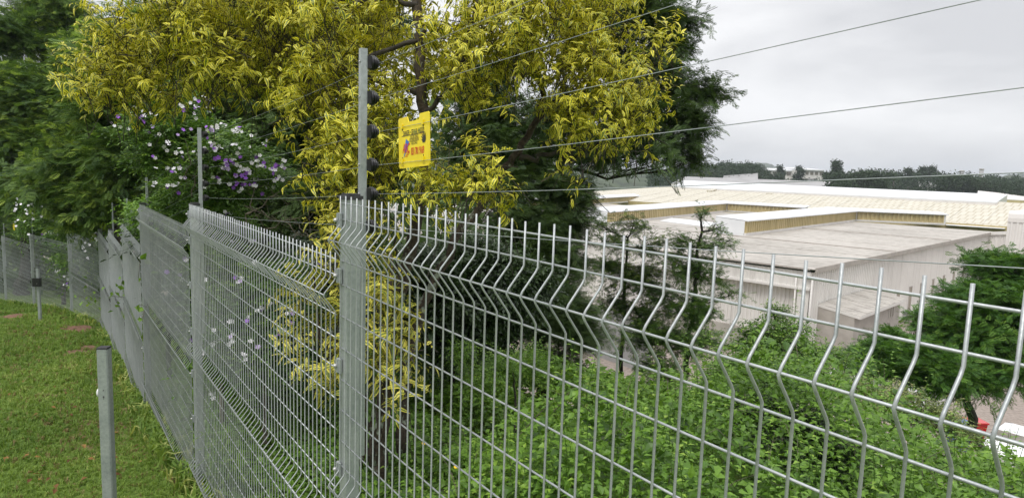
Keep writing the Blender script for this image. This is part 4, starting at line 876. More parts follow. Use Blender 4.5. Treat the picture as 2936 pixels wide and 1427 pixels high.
a1 = noise(t, 1.0, 7, .7, mapped(t, (1.1, 2.6, 1), (0, 0, R(45)))); b1_ = noise(t, .12, 4)
c = mixc(t, .45, ramp(t, a1, [(.34, (.15, .135, .12)), (.46, (.35, .325, .295)), (.62, (.52, .49, .45))]), ramp(t, b1_, [(.38, (.30, .28, .25)), (.62, (.50, .47, .43))]))
t.links.new(c, p.inputs['Base Color']); t.links.new(bump(t, a1, .6, .08), p.inputs['Normal']); M_roof = m
m, t, o = mat('cream roof sheeting'); p = prin(t, o, Roughness=.8)
br = t.nodes.new('ShaderNodeTexBrick'); br.inputs['Scale'].default_value = 1; br.inputs['Brick Width'].default_value = 1.0; br.inputs['Row Height'].default_value = 2.6; br.inputs['Mortar Size'].default_value = .12; br.inputs['Mortar Smooth'].default_value = .4
br.inputs['Color1'].default_value = (.53, .505, .43, 1); br.inputs['Color2'].default_value = (.57, .55, .48, 1); br.inputs['Mortar'].default_value = (.36, .31, .22, 1)
t.links.new(mapped(t, (1, 1, 1), (0, 0, R(45.2-0))), br.inputs['Vector'])
t.links.new(mixc(t, .35, br.outputs[0], ramp(t, noise(t, .5, 5), [(.3, (.42, .385, .30)), (.7, (.57, .54, .46))])), p.inputs['Base Color']); M_cream = m
M_yel = simple('mustard sheeting', (.42, .34, .16), (.54, .44, .23), .8, .6, 0, .05, vec=(1, 1, .2))
M_wroof = simple('bright white roof sheeting', (.64, .65, .67), (.72, .73, .74), .4, .45, 0, .03)
M_groof = simple('grey roof sheeting', (.27, .265, .265), (.34, .335, .335), .3, .6, 0, .05)
M_conc = simple('plastered wall', (.34, .31, .28), (.42, .385, .35), 1.2, .85)
M_pave = simple('brown paving', (.20, .165, .14), (.32, .27, .235), 5, .9, 0, .3)
M_glass = simple('dark window', (.12, .11, .09), (.22, .2, .16), 2, .35)
M_strip = simple('brown translucent strip', (.26, .22, .16), (.36, .31, .23), 2, .5)
M_dark = flat('dark gap', (.02, .018, .016), .9)
A1 = R(45.2); D1 = np.array([math.sin(A1), math.cos(A1), 0]); D2 = np.array([-math.cos(A1), math.sin(A1), 0])   # away to the right / away to the left
C0 = at(2328, 771, 45.0); RN_ = np.cross(D1+UPv*.0, D2); RN_ /= np.linalg.norm(RN_); RN_ = RN_*np.sign(RN_[2])
ZB = -12.4
def rp(px, py, h=0): return on_plane(px, py, C0+UPv*h, UPv)
wh = empty('warehouse', (C0[0], C0[1], ZB)); tag(wh, 'large off-white warehouse with weathered flat roof and sunken bays', 'building')
V1 = rp(2834, 667.6); W1 = nrm((V1-C0)*np.array([1, 1, 0])); NW = np.array([W1[1], -W1[0], 0])     # right wall direction and its outward normal
NF = -W1; E1 = nrm(np.array([-W1[1], W1[0], 0]))                                                   # front normal, and direction leftwards
L1 = np.linalg.norm(V1-C0)
mb = MB(); ribs(mb, C0+NW*0, V1, ZB, C0[2]-.25, NW, .42, .05); mb.build('side_wall', M_clad, wh)
FE = C0+E1*75
mb = MB(); ribs(mb, C0, FE, C0[2]-1.35, C0[2]-.22, NF, .28, .03); mb.build('upper_front_cladding', M_clad, wh)
mb = MB(); ribs(mb, C0-NF*.5+E1*.8, FE-NF*.5, ZB+1.6, C0[2]-1.55, NF, .30, .08); mb.build('sliding_doors', M_clad, wh)
mb = MB(); mb.box((C0+FE)/2*np.array([1, 1, 0])-NF*.25+UPv*(C0[2]-1.4), 75, .9, .16, E1, NF); mb.build('canopy', M_wall, wh)
mb = MB(); mb.box((C0+FE)/2*np.array([1, 1, 0])-NF*.4+UPv*(ZB+.8), 75, .25, 1.6, E1, NF); mb.build('plinth', M_conc, wh)
mb = MB(); q = C0+E1*.45-NF*.2; mb.box((q[0], q[1], (ZB+C0[2]-.3)/2), .8, .45, C0[2]-ZB-.3, E1, NF); mb.build('corner_pier', M_wall, wh)
for o_ in (.95, -.02):
    mb = MB(); q = C0+E1*o_+NF*(.12 if o_ > 0 else .1)+NW*(.1 if o_ < 0 else 0); mb.tube([(q[0], q[1], ZB), (q[0], q[1], C0[2]-.5)], .06, 8); mb.build('downpipe', M_wall, wh)
mb = MB(); q = C0+E1*.2+NF*.18; mb.box((q[0], q[1], C0[2]-.42), .5, .3, .28, E1, NF); mb.build('hopper', M_clad, wh)
# roof sheet with shallow corrugation along the eave
zr = C0[2]
far1 = 62.0
mb = MB()
def quadroof(mb, pts, z=None): mb.add([np.array(p_) for p_ in pts], [tuple(range(len(pts)))])
nrows = 5
for r_ in range(nrows):   # lapped strips across the roof, each a hair above the next
    a = r_*far1/nrows; b = (r_+1)*far1/nrows+.3
    o0 = UPv*(.0+.03); o1 = UPv*(-.0)
    P_ = [C0+W1*a+NW*.25+o0-W1*.25*(r_ == 0), C0+W1*b+NW*.25+o1, C0+W1*b+E1*75+o1, C0+W1*a+E1*75+o0-W1*.25*(r_ == 0)]
    vs = P_+[p_-UPv*.05 for p_ in P_]; mb.add(vs, [(0, 1, 2, 3), (7, 6, 5, 4), (0, 4, 5, 1), (3, 2, 6, 7), (0, 3, 7, 4), (1, 5, 6, 2)])
mb.build('roof', M_roof, wh)
for fr in (.30, .62):
    q = C0+W1*far1*fr; mb = MB(); mb.box(q+E1*34+UPv*.05, 68, .35, .10, E1, W1); mb.build('roof_lap', M_conc, wh)
mb = MB(); ribs(mb, C0+NF*.3+UPv*0, FE+NF*.3, zr-.07, zr+.015, NF, .3, .04); mb.build('eave_edge', M_conc, wh)
mb = MB(); q = (C0+V1)/2+NW*.28; mb.box((q[0], q[1], zr-.07), L1, .1, .34, W1, NW); mb.build('verge_flashing', M_conc, wh)
# second wall block beyond the side wall and the tall gable piece
V1b = V1+NW*0; S1 = on_plane(2887, 666, V1, W1)
mb = MB(); ribs(mb, V1, S1, ZB, V1[2]-.1, -W1, .42, .06); mb.build('return_wall', M_clad, wh)
mb = MB(); q = (V1+S1)/2; mb.box((q[0], q[1], V1[2]+.05), np.linalg.norm(S1-V1)+.3, .5, .4, nrm(S1-V1), W1); mb.build('gutter', M_clad, wh)
S2 = on_plane(2887, 624, S1, W1); S3 = on_plane(3150, 610, S1, W1)
mb = MB(); ribs(mb, S1+W1*-.3, S3+W1*-.3, ZB, S2[2], -W1, .6, .09); mb.build('tall_end_wall', M_clad, wh)
bn = MB(); A_, B_ = S1-W1*.3, S3-W1*.3
bn.add([(*(A_+W1*dx)[:2], S2[2]+dz) for dx, dz in ((-.12, -.5), (-.12, 0), (.0, .55), (.5, .85), (14, .85))]+[(*(B_+W1*dx)[:2], S2[2]+dz) for dx, dz in ((-.12, -.5), (-.12, 0), (.0, .55), (.5, .85), (14, .85))], [(i, i+1, i+6, i+5) for i in range(4)]); bn.build('bullnose_roof', M_clad, wh)
mb = MB(); mb.hexa([(*q[:2], z_) for z_ in (ZB, S2[2]) for q in (S1-W1*.3, S1-W1*.25, S1+W1*14, S1+W1*14.05)][:8]); 
# raised monitors round the sunken bays
def monitor(Lx, Kx, Rx, h, wd, lab_idx, cap_m=M_wroof, endpost=True):
    """L-K-R: foot line of the mustard wall on the roof; wall rises h, white cap of width wd behind it"""
    Lp, Kp, Rp = [rp(*q) for q in (Lx, Kx, Rx)]
    a = nrm((Kp-Lp)); b = nrm(Rp-Kp); na = np.array([a[1], -a[0], 0]); nb = np.array([b[1], -b[0], 0])
    for p_, q_, nn in ((Lp, Kp, na), (Kp, Rp, nb)):
        mb = MB(); ribs(mb, p_, q_, p_[2]+.28, p_[2]+h, nn, .62, .14); mb.build('mustard_wall', M_yel, wh)
        mb = MB(); c_ = (p_+q_)/2+nn*.04; mb.box((c_[0], c_[1], p_[2]+.14), np.linalg.norm(q_-p_), .25, .28, nrm(q_-p_), nn); mb.build('flashing', M_wall, wh)
    mb = MB(); mb.box((Kp[0], Kp[1], Kp[2]+h/2), .45, .45, h, a, na); mb.build('corner_strip', M_wall, wh)
    mb = MB(); mb.box((Rp[0], Rp[1], Rp[2]+h/2), .35, .35, h, a, na); mb.build('corner_strip', M_wall, wh)
    ov = .35; z1 = Kp[2]+h
    o1 = [Lp+na*ov-a*.2, None, Rp+nb*ov+b*.4]; mid = Kp+na*ov+nb*ov
    bk = Kp-na*wd-nb*wd
    LB = Lp-na*wd; RB = Rp-nb*wd
    top = lambda q, dz=0: (q[0], q[1], z1+dz)
    mb = MB(); vs = [top(Lp+na*ov), top(mid), top(bk, .25), top(LB, .25), top(Rp+nb*ov+b*.4), top(RB+b*.4, .25)]
    vs += [(x, y, z-.12) for x, y, z in vs]
    mb.add(vs, [(0, 1, 2, 3), (1, 4, 5, 2), (0, 6, 7, 1), (1, 7, 10, 4), (4, 10, 11, 5), (3, 9, 6, 0), (9, 8, 7, 6), (8, 11, 10, 7)]); mb.build('white_cap_roof', cap_m, wh)
    mb = MB()
    for p_, q_ in ((LB, bk), (bk, RB)):
        mb.add([(*p_[:2], p_[2]-.1), (*q_[:2], q_[2]-.1), (*q_[:2], z1+.2), (*p_[:2], z1+.2)], [(0, 1, 2, 3)])
    mb.add([(*Lp[:2], Lp[2]), (*LB[:2], LB[2]), (*LB[:2], z1+.2), (*Lp[:2], z1)], [(0, 1, 2, 3)]); mb.add([(*Rp[:2], Rp[2]), (*RB[:2], RB[2]), (*RB[:2], z1+.2), (*Rp[:2], z1)], [(0, 1, 2, 3)])
    mb.build('back_wall', M_wroof, wh)
    return Kp, Rp, Lp
K1, R1, Lp1 = monitor((2133, 676), (2451, 634), (2706, 645), 1.62, 3.2, 0)
K2, R2, Lp2 = monitor((1740, 644), (2081, 607), (2300, 621), 1.55, 3.2, 1)
K3, R3, Lp3 = monitor((1520, 602), (1872, 574), (2010, 582), 1.3, 3.0, 2)
mb = MB(); q = [rp(*p_) for p_ in ((1890, 634), (1925, 625), (2060, 640), (2030, 652))]; quadroof(mb, [p_+UPv*.05 for p_ in q]); mb.build('white_roof_sheet', M_wroof, wh)
# lean-to
LA = on_plane(2347.4, 868, C0, NW); LB_ = on_plane(2484, 843, C0, NW); zl = LA[2]
LD = on_plane(2450.4, 902.3, LA, W1); outw = max(2.5, abs(np.dot(LD-LA, NW))); ze = zl-.5
lt = empty('lean_to', (*LA[:2], ZB)); tag(lt, 'small plastered lean-to with sloping roof against the warehouse side wall', 'building')
Lw = np.linalg.norm((LB_-LA)[:2]); 
LD = LA+NW*outw; ze = on_plane(2450.4, 902.3, LD, W1)[2]
mb = MB(); vs = [LA*np.array([1, 1, 0])+UPv*zl, (LA+W1*Lw)*np.array([1, 1, 0])+UPv*zl, (LD+W1*Lw)*np.array([1, 1, 0])+UPv*ze, LD*np.array([1, 1, 0])+UPv*ze]
vs = [v-W1*.15*(1 if i in (0, 3) else -1)+NW*(.3 if i > 1 else .06) for i, v in enumerate(vs)]
nr = 8
for r_ in range(nr):
    f0, f1 = r_/nr, (r_+1)/nr; q = [vs[0]*(1-f0)+vs[1]*f0, vs[0]*(1-f1)+vs[1]*f1, vs[3]*(1-f1)+vs[2]*f1, vs[3]*(1-f0)+vs[2]*f0]
    mb2 = MB(); mb2.hexa([p_-UPv*.05 for p_ in q]+[p_+UPv*(.0+.02*(r_ % 2)) for p_ in q]); mb2.build('roof_sheet', M_roof, lt)
mb = MB(); mb.hexa([v*np.array([1, 1, 0])+UPv*ZB-NW*(.35 if i > 1 else 0)*1 for i, v in enumerate(vs)]+[v-UPv*.07-NW*(.35 if i > 1 else 0) for i, v in enumerate(vs)]); mb.build('wall', M_conc, lt)
for p_, q_ in ((vs[0], vs[3]), (vs[3], vs[2])):
    mb = MB(); d_ = q_-p_; mb.box((p_+q_)/2-UPv*.13, np.linalg.norm(d_), .05, .2, nrm(d_), nrm(np.cross(nrm(d_), UPv)), nrm(np.cross(np.cross(nrm(d_), UPv), nrm(d_)))); mb.build('fascia', M_wall, lt)
w_c = (vs[3]*.22+vs[2]*.78); mb = MB(); q = w_c-NW*.33; mb.box((q[0], q[1], ze-.75), 1.1, .08, .8, W1, NW); wn = mb.build('window', M_glass, lt); mb = MB()
for dx in (-.55, 0, .55): mb.box((q[0]+W1[0]*dx, q[1]+W1[1]*dx, ze-.75), .05, .12, .85, W1, NW)
mb.build('frame', M_wall, wn)
# strip windows
for k, (px, yt_, yb_) in enumerate(((2506.5, 839, 860), (2541, 834, 905), (2575, 828.5, 905), (2610, 823, 912.5), (2640.5, 818, 906), (2673, 812, 900), (2702.5, 808, 895), (2731, 803.5, 890), (2758, 799, 885), (2785, 795, 880))):
    a = on_plane(px, yt_, C0, NW); b = on_plane(px, yb_, C0, NW); zt_ = a[2]; zb_ = on_plane(2610, 912.5, C0, NW)[2]-.0
    zt_ = on_plane(2610, 823, C0, NW)[2]
    mb = MB(); q = a+NW*.05; mb.box((q[0], q[1], (zt_+zb_)/2), .62, .06, zt_-zb_, W1, NW); wn = mb.build('window', M_strip, wh)
    mb = MB()
    for dx in (-.31, 0, .31): mb.box((q[0]+W1[0]*dx, q[1]+W1[1]*dx, (zt_+zb_)/2), .05, .1, zt_-zb_, W1, NW)
    mb.box((q[0], q[1], zt_+.04), .76, .14, .09, W1, NW); mb.build('frame', M_conc, wn)
q = on_plane(2589, 897, C0, NW)+NW*.25; lm = empty('floodlight', tuple(q)); tag(lm, 'small grey floodlight on the warehouse side wall right of the lean-to', 'lamp')
mb = MB(); mb.box(q, .5, .3, .34, W1, NW); mb.build('housing', M_groof, lm); mb = MB(); mb.box(q-UPv*.02+NW*.16, .4, .03, .24, W1, NW); mb.build('lens', M_glass, lm); mb = MB(); mb.box(q-NW*.17, .08, .12, .08, W1, NW); mb.build('arm', M_groof, lm)
# cream-roofed hall behind
zc0 = zr+.9
ch = empty('cream_roof_hall', (*(C0+W1*70)[:2], ZB)); tag(ch, 'wide hall with long cream sheeted roof behind the warehouse', 'building')
RB_n = [C0+W1*62+NW*26, C0+W1*62+E1*75]      # low edge of the cream roof
g = []
r1 = at(1932, 533, 150); zrg = -2.4
def hz(px, py, z_): r_ = ray(px, py); return r_*(z_/r_[2])
RL, RR = hz(1932, 533.5, zrg), hz(2857, 578.4, zrg)
dR = nrm(RR-RL); RLx, RRx = RL-dR*0, RR+dR*25
low0 = hz(1560, 600, zr+.2); 
d_l = nrm(E1*-1)
base_d = 24.0
Ba, Bb = RLx+NF*base_d*1.15, RRx+NF*base_d*.55
Ba[2] = Bb[2] = zr+.3
mb = MB(); nq = 40
for k in range(nq):      # sheet runs, slightly proud of each other
    f0, f1 = k/nq, (k+1)/nq; dz = .03*(k % 2)
    mb.add([Ba*(1-f0)+Bb*f0+UPv*dz, Ba*(1-f1)+Bb*f1+UPv*dz, RLx*(1-f1)+RRx*f1+UPv*dz, RLx*(1-f0)+RRx*f0+UPv*dz], [(0, 1, 2, 3)])
mb.build('roof', M_cream, ch)
mb = MB(); mb.add([Ba, Bb, Bb*np.array([1, 1, 0])+UPv*ZB, Ba*np.array([1, 1, 0])+UPv*ZB, Ba-W1*-14+E1*4], [(0, 1, 2, 3)]); mb.add([Ba, RLx, RLx*np.array([1, 1, 0])+UPv*ZB, Ba*np.array([1, 1, 0])+UPv*ZB], [(0, 1, 2, 3)]); mb.build('wall', M_yel, ch)
lf = RLx+E1*30-W1*2; lf[2] = zr+.5
mb = MB(); mb.add([Ba, RLx, lf, Ba+E1*30], [(0, 1, 2, 3)]); mb.build('hip_roof', M_cream, ch)
for (ax_, ay_), (bx_, by_) in (((2035, 553), (2060, 544)), ((2205, 562), (2228, 553)), ((2392, 571.5), (2415, 562)), ((2615, 584), (2637, 575))):
    pl_n = nrm(np.cross(RLx-Ba, Bb-Ba)); p_, q_ = on_plane(ax_, ay_, Ba, pl_n), on_plane(bx_, by_, Ba, pl_n); d_ = nrm(q_-p_)
    mb = MB(); mb.box((p_+q_)/2+UPv*.3, np.linalg.norm(q_-p_), 1.3, .5, d_, nrm(np.cross(pl_n, d_)), pl_n*np.sign(pl_n[2])); mb.build('roof_vent', M_cream, ch)
mb = MB(); q = [rp(2710, 629, .05), rp(2896, 641, .05), rp(2880, 656, .05), rp(2712, 645, .05)]; quadroof(mb, q); mb.build('white_roof_sheet', M_wroof, ch)
# white ridge hall
def hall(name, label, poly_roof, roof_m, wall_m, ends=(), drop=6):
    """poly_roof: list of 3D points (front-left, front-right, back-right, back-left)"""
    c_ = sum(poly_roof)/4; e_ = empty(name, (c_[0], c_[1], ZB)); tag(e_, label, 'building', None)
    mb = MB(); q = [np.array(p_) for p_ in poly_roof]; mb.hexa([p_-UPv*.2 for p_ in q]+q); mb.build('roof', roof_m, e_)
    mb = MB(); mb.hexa([np.array([p_[0], p_[1], ZB]) for p_ in q]+[p_-UPv*.21 for p_ in q]); mb.build('wall', wall_m, e_); return e_
def slope(fl, fr, br_, bl, zf, zb): return [hz(*fl, zf), hz(*fr, zf), hz(*br_, zb), hz(*bl, zb)]
hall('white_roof_hall', 'long bright white monitor roof along the cream roof ridge', [hz(1931, 534, zrg+.02), hz(2858, 579, zrg+.02), at(2889, 558, RR@FW+7), at(1960, 517, RL@FW+8)], M_wroof, M_wall)
a_ = [at(1925, 526, 205), at(2462, 540, 205), at(2459, 524, 222), at(1962, 506, 222)]
hall('grey_roof_hall', 'long grey roofed hall behind the white ridge', a_, M_groof, M_wall)
a_ = [at(2072, 514, 232), at(2173, 515, 232), at(2173, 496.5, 240), at(2074, 503.5, 240)]
hall('grey_gable_shed', 'small grey gabled shed roof behind the grey hall', a_, M_groof, M_groof)
a_ = [at(2800, 566, 170), at(3000, 577, 170), at(3000, 566, 190), at(2804, 546.5, 190)]
hall('cream_box_building', 'cream flat-roofed block at the far right edge', a_, M_wall, M_yel)
# far white warehouses
for (x0, x1, yt_, yb_, d, lab) in ((2196, 2290, 489, 518, 330, 'distant white warehouse, left half of the pair under the trees'), (2294, 2362, 488, 518, 320, 'distant white warehouse with big door, right half of the pair')):
    e_ = empty('distant_warehouse', tuple(at((x0+x1)/2, yb_+10, d))); tag(e_, lab, 'building')
    p0_, p1_ = at(x0, yt_, d), at(x1, yt_+2, d); dd = nrm((p1_-p0_)*np.array([1, 1, 0])); bk = np.array([-dd[1], dd[0], 0])*25
    q = [np.array([p_[0], p_[1], ZB]) for p_ in (p0_, p1_, p1_+bk, p0_+bk)]; zt_ = p0_[2]
    mb = MB(); mb.hexa(q+[np.array([*p_[:2], zt_]) for p_ in q]); mb.build('wall', M_wall, e_)
    mb = MB(); mb.hexa([np.array([*(p_+o_)[:2], zt_+.02]) for p_, o_ in zip(q, (-bk*.03, -bk*.03, 0, 0))]+[np.array([*(p_+o_)[:2], zt_+.5+(1.2 if k > 1 else 0)]) for k, (p_, o_) in enumerate(zip(q, (-bk*.03, -bk*.03, 0, 0)))]); mb.build('roof', M_wroof, e_)
    nw = 5
    for k in range(nw):
        c_ = p0_+(p1_-p0_)*((k+.5)/nw)-bk*.004; mb = MB(); mb.box((c_[0], c_[1], zt_-1.3), np.linalg.norm(p1_-p0_)/nw*.62, .12, 1.5, dd, bk/25); mb.build('window', M_glass, e_)
    if x0 > 2290: mb = MB(); c_ = (p0_+p1_)/2-bk*.004; mb.box((c_[0], c_[1], zt_-6.3), 4.5, .12, 5, dd, bk/25); mb.build('door', M_groof, e_)
hs = at(2645, 527, 260); e_ = empty('distant_house', (hs[0], hs[1], ZB)); tag(e_, 'small pale hip-roofed house half hidden in the far trees', 'house')
mb = MB(); mb.box((hs[0], hs[1], (ZB+hs[2]-1)/2), 9, 7, hs[2]-1-ZB); mb.build('wall', M_wall, e_)
mb = MB(); z_ = hs[2]-1; mb.add([(hs[0]+sx_*5, hs[1]+sy_*4, z_) for sx_, sy_ in ((-1, -1), (1, -1), (1, 1), (-1, 1))]+[(hs[0]-2, hs[1], z_+2.4), (hs[0]+2, hs[1], z_+2.4)], [(0, 1, 5, 4), (1, 2, 5), (2, 3, 4, 5), (3, 0, 4), (3, 2, 1, 0)]); mb.build('roof', M_groof, e_)
for px, yt_, w_, d, lab in ((2814.5, 487, 1.6, 420, 'taller thin chimney rising over the far trees'), (2758, 492, 1.6, 420, 'shorter thin chimney left of the taller one')):
    c_ = at(px, yt_, d); e_ = empty('chimney_stack', (c_[0], c_[1], ZB)); tag(e_, lab, 'chimney'); mb = MB(); mb.tube([(c_[0], c_[1], ZB), (c_[0], c_[1], c_[2])], [w_*1.1, w_*.75], 12); mb.build('shaft', M_groof, e_)
    mb = MB(); mb.lathe((c_[0], c_[1], c_[2]-.02), UPv, [(0, w_*.85), (.6, w_*.9), (.7, w_*.6)], 12); mb.build('rim', M_conc, e_)
# yard paving and low wall, parked cars
mb = MB(); pts = [C0+NF*30+NW*60, C0+NF*1+NW*60, C0+NF*1+E1*90, C0+NF*30+E1*90]; mb.add([(q[0], q[1], -12.38) for q in pts], [(0, 1, 2, 3)]); mb.add([(q[0], q[1], -12.38) for q in (C0+NF*1+NW*60, C0+W1*60+NW*60, C0+W1*60+NW*.4, C0+NF*1+NW*.4)], [(0, 1, 2, 3)]); tag(mb.build('paving', M_pave), kind='structure')
yw = empty('yard_wall', tuple(at(1770, 960, 44))); tag(yw, 'grey block wall standing in the yard behind the wattles', 'wall')
a, b = at(1700, 945, 46), at(1812, 962, 43); dd = nrm((b-a)*np.array([1, 1, 0])); mb = MB(); zt_ = at(1760, 890, 44)[2]; q = (a+b)/2; mb.box((q[0], q[1], (zt_+ZB)/2), np.linalg.norm((b-a)[:2])+3, .3, zt_-ZB, dd, np.cross(UPv, dd)); mb.build('wall', M_groof, yw)
mb = MB(); mb.box((q[0], q[1], zt_+.06), np.linalg.norm((b-a)[:2])+3.2, .45, .12, dd, np.cross(UPv, dd)); mb.build('coping', M_conc, yw)
def paint(name, c): 
    m_, t_, o_ = mat(name); p_ = prin(t_, o_, Base_Color=(*c, 1), Roughness=.25); p_.inputs['Coat Weight'].default_value = .6; return m_
M_pw = paint('white car paint', (.78, .78, .79)); M_pb = paint('blue plastic', (.02, .09, .26)); M_pr = paint('red plastic', (.55, .015, .012)); M_tyre = simple('tyre', (.02, .02, .02), (.03, .03, .03), 9, .8)
def car(c, az_, label, paint_m):
    e_ = empty('parked_car', tuple(c)); tag(e_, label, 'car', 'cars parked in the yard'); u = np.array([math.sin(az_), math.cos(az_), 0]); v = np.array([u[1], -u[0], 0])
    prof = [(-2.1, .35), (-2.15, .75), (-1.95, 1.0), (-1.2, 1.08), (-.6, 1.46), (.75, 1.5), (1.6, 1.12), (2.0, 1.0), (2.1, .7), (2.08, .35)]
    mb = MB(); vs = []
    for k, (x_, z_) in enumerate(prof):
        hw = .86 if z_ < 1.15 else .66
        for s_ in (-1, -.55, .55, 1): vs.append(c+u*x_+v*hw*s_+UPv*(z_-(.05 if abs(s_) == 1 else 0)))
    fs = [(4*k+j, 4*k+j+1, 4*k+j+5, 4*k+j+4) for k in range(len(prof)-1) for j in range(3)]
    for k in range(len(prof)-1): pass
    n0 = len(vs)
    for side in (0, 3): fs.append(tuple(4*k+side for k in range(len(prof))) if side else tuple(4*k for k in range(len(prof)-1, -1, -1)))
    mb.add(vs, fs, False); mb.build('body', paint_m, e_)
    for x0_, z0_, x1_, z1_ in ((-1.17, 1.11, -.63, 1.44), (.8, 1.48, 1.55, 1.16)):
        mb = MB(); mb.add([c+u*x_+v*s_*.6+UPv*(z_+.012) for x_, z_ in ((x0_, z0_), (x1_, z1_)) for s_ in (-1, 1)], [(0, 1, 3, 2)]); mb.build('windscreen', M_glass, e_)
    for s_ in (-1, 1):
        mb = MB(); mb.add([c+u*x_+v*s_*(.9 if z_ < 1.2 else .69)+UPv*z_ for x_, z_ in ((-1.0, 1.08), (1.35, 1.1), (.7, 1.42), (-.55, 1.4))], [(0, 1, 2, 3)]); mb.build('side_window', M_glass, e_)
        for x_ in (-1.35, 1.3):
            mb = MB(); q = c+u*x_+v*s_*.8+UPv*.32; mb.lathe(q-v*.1*s_, v*s_, [(0, .30), (.02, .32), (.2, .32), (.22, .28)], 14); wl_ = mb.build('wheel', M_tyre, e_); mb = MB(); mb.lathe(q+v*.125*s_, v*s_, [(0, .19), (.012, .17)], 12); mb.build('rim', M_bolt, wl_)
        mb = MB(); mb.box(c+u*2.07+v*s_*.62+UPv*.75, .3, .08, .14, v, u); mb.build('headlight', M_white, e_)
        mb = MB(); mb.box(c-u*2.12+v*s_*.66+UPv*.82, .26, .06, .2, v, u); mb.build('tail_light', M_pr, e_)
def yard(px, py): r_ = ray(px, py); return r_*((ZB+.02)/r_[2])
car(yard(2905, 1320), .9, 'white car at the right edge seen under the flat-layered tree', M_pw)
car(yard(2620, 1190), .9, 'white car further back, mostly hidden behind weeds and branches', M_pw)
car(yard(2440, 1120), 1.0, 'white car in the yard hidden behind the bank shrub', M_pw)
q = yard(2745, 1285); e_ = empty('wheelie_bin', tuple(q)); tag(e_, 'blue bin in the yard half hidden by weeds beside the white car', 'bin'); mb = MB(); mb.hexa([q+np.array([sx_*.28, sy_*.3, 0]) for sx_, sy_ in ((-1, -1), (1, -1), (1, 1), (-1, 1))]+[q+np.array([sx_*.42, sy_*.42, 1.25]) for sx_, sy_ in ((-1, -1), (1, -1), (1, 1), (-1, 1))]); mb.build('body', M_pb, e_); mb = MB(); mb.box(q+UPv*1.3, .9, .92, .08); mb.build('lid', M_pb, e_)
q = yard(2790, 1265); e_ = empty('wheelie_bin', tuple(q)); tag(e_, 'red bin in the yard half hidden by weeds beside the white car', 'bin'); mb = MB(); mb.hexa([q+np.array([sx_*.26, sy_*.26, 0]) for sx_, sy_ in ((-1, -1), (1, -1), (1, 1), (-1, 1))]+[q+np.array([sx_*.36, sy_*.36, 1.0]) for sx_, sy_ in ((-1, -1), (1, -1), (1, 1), (-1, 1))]); mb.build('body', M_pr, e_); mb = MB(); mb.box(q+UPv*1.05, .8, .8, .08); mb.build('lid', M_pr, e_)

# ------------------------------------------------------------------ far trees and hills
def fartree(px, ytop, ybase, d, wpx, kind, label, m_=None, group='far trees beyond the roofs'):
    c = at(px, ybase, d); zt_ = at(px, ytop, d)[2]; H = zt_-(ZB-.3); Wd = wpx*d/FPX/2
    e_ = empty('distant_tree', (c[0], c[1], ZB-.3)); tag(e_, label, 'tree', group)
    mb = MB(); mb.tube([(c[0], c[1], ZB-.3), (c[0]+.2, c[1], ZB+H*.5), (c[0], c[1], zt_-H*.12)], [H*.03, H*.022, H*.008], 6); mb.build('trunk', M_bark, e_)
    n = int(1500 if kind != 'pine' else 800); nl = 9; cs = []
    for k in range(nl if kind != 'flat' else 12):
        th = rng.random()*6.28; r_ = rng.random()**.5
        if kind == 'pine': zc = zt_-H*(.05+.6*k/nl); rr_ = Wd*(.35+.75*k/nl); cs.append((c[0]+math.cos(th)*rr_*.5, c[1]+math.sin(th)*rr_*.5, zc, rr_*.6, H*.05))
        elif kind == 'flat': zc = zt_-H*(.06+.30*rng.random()); cs.append((c[0]+math.cos(th)*Wd*r_*.8, c[1]+math.sin(th)*Wd*r_*.8, zc-H*.10*r_, Wd*.42, H*.05))
        else: zc = zt_-H*(.16+.55*rng.random()); cs.append((c[0]+math.cos(th)*Wd*r_*.62, c[1]+math.sin(th)*Wd*r_*.62, zc-H*.05*r_, Wd*.42, H*.13))
    cs = np.array(cs); id_ = rng.integers(0, len(cs), n); dv = rdir(n)*(.55+.45*rng.random(n))[:, None]
    P = cs[id_, :3]+dv*np.stack([cs[id_, 3], cs[id_, 3], cs[id_, 4]], 1)
    P[:, 2] = np.minimum(P[:, 2], zt_)
    cr_ = scatter('crown', T_cl, frames(rdir(n), rdir(n), H*.05*(.6+.8*rng.random(n))), P, rng.random(n), m_ or M_far, e_); cr_['kind'] = 'stuff'
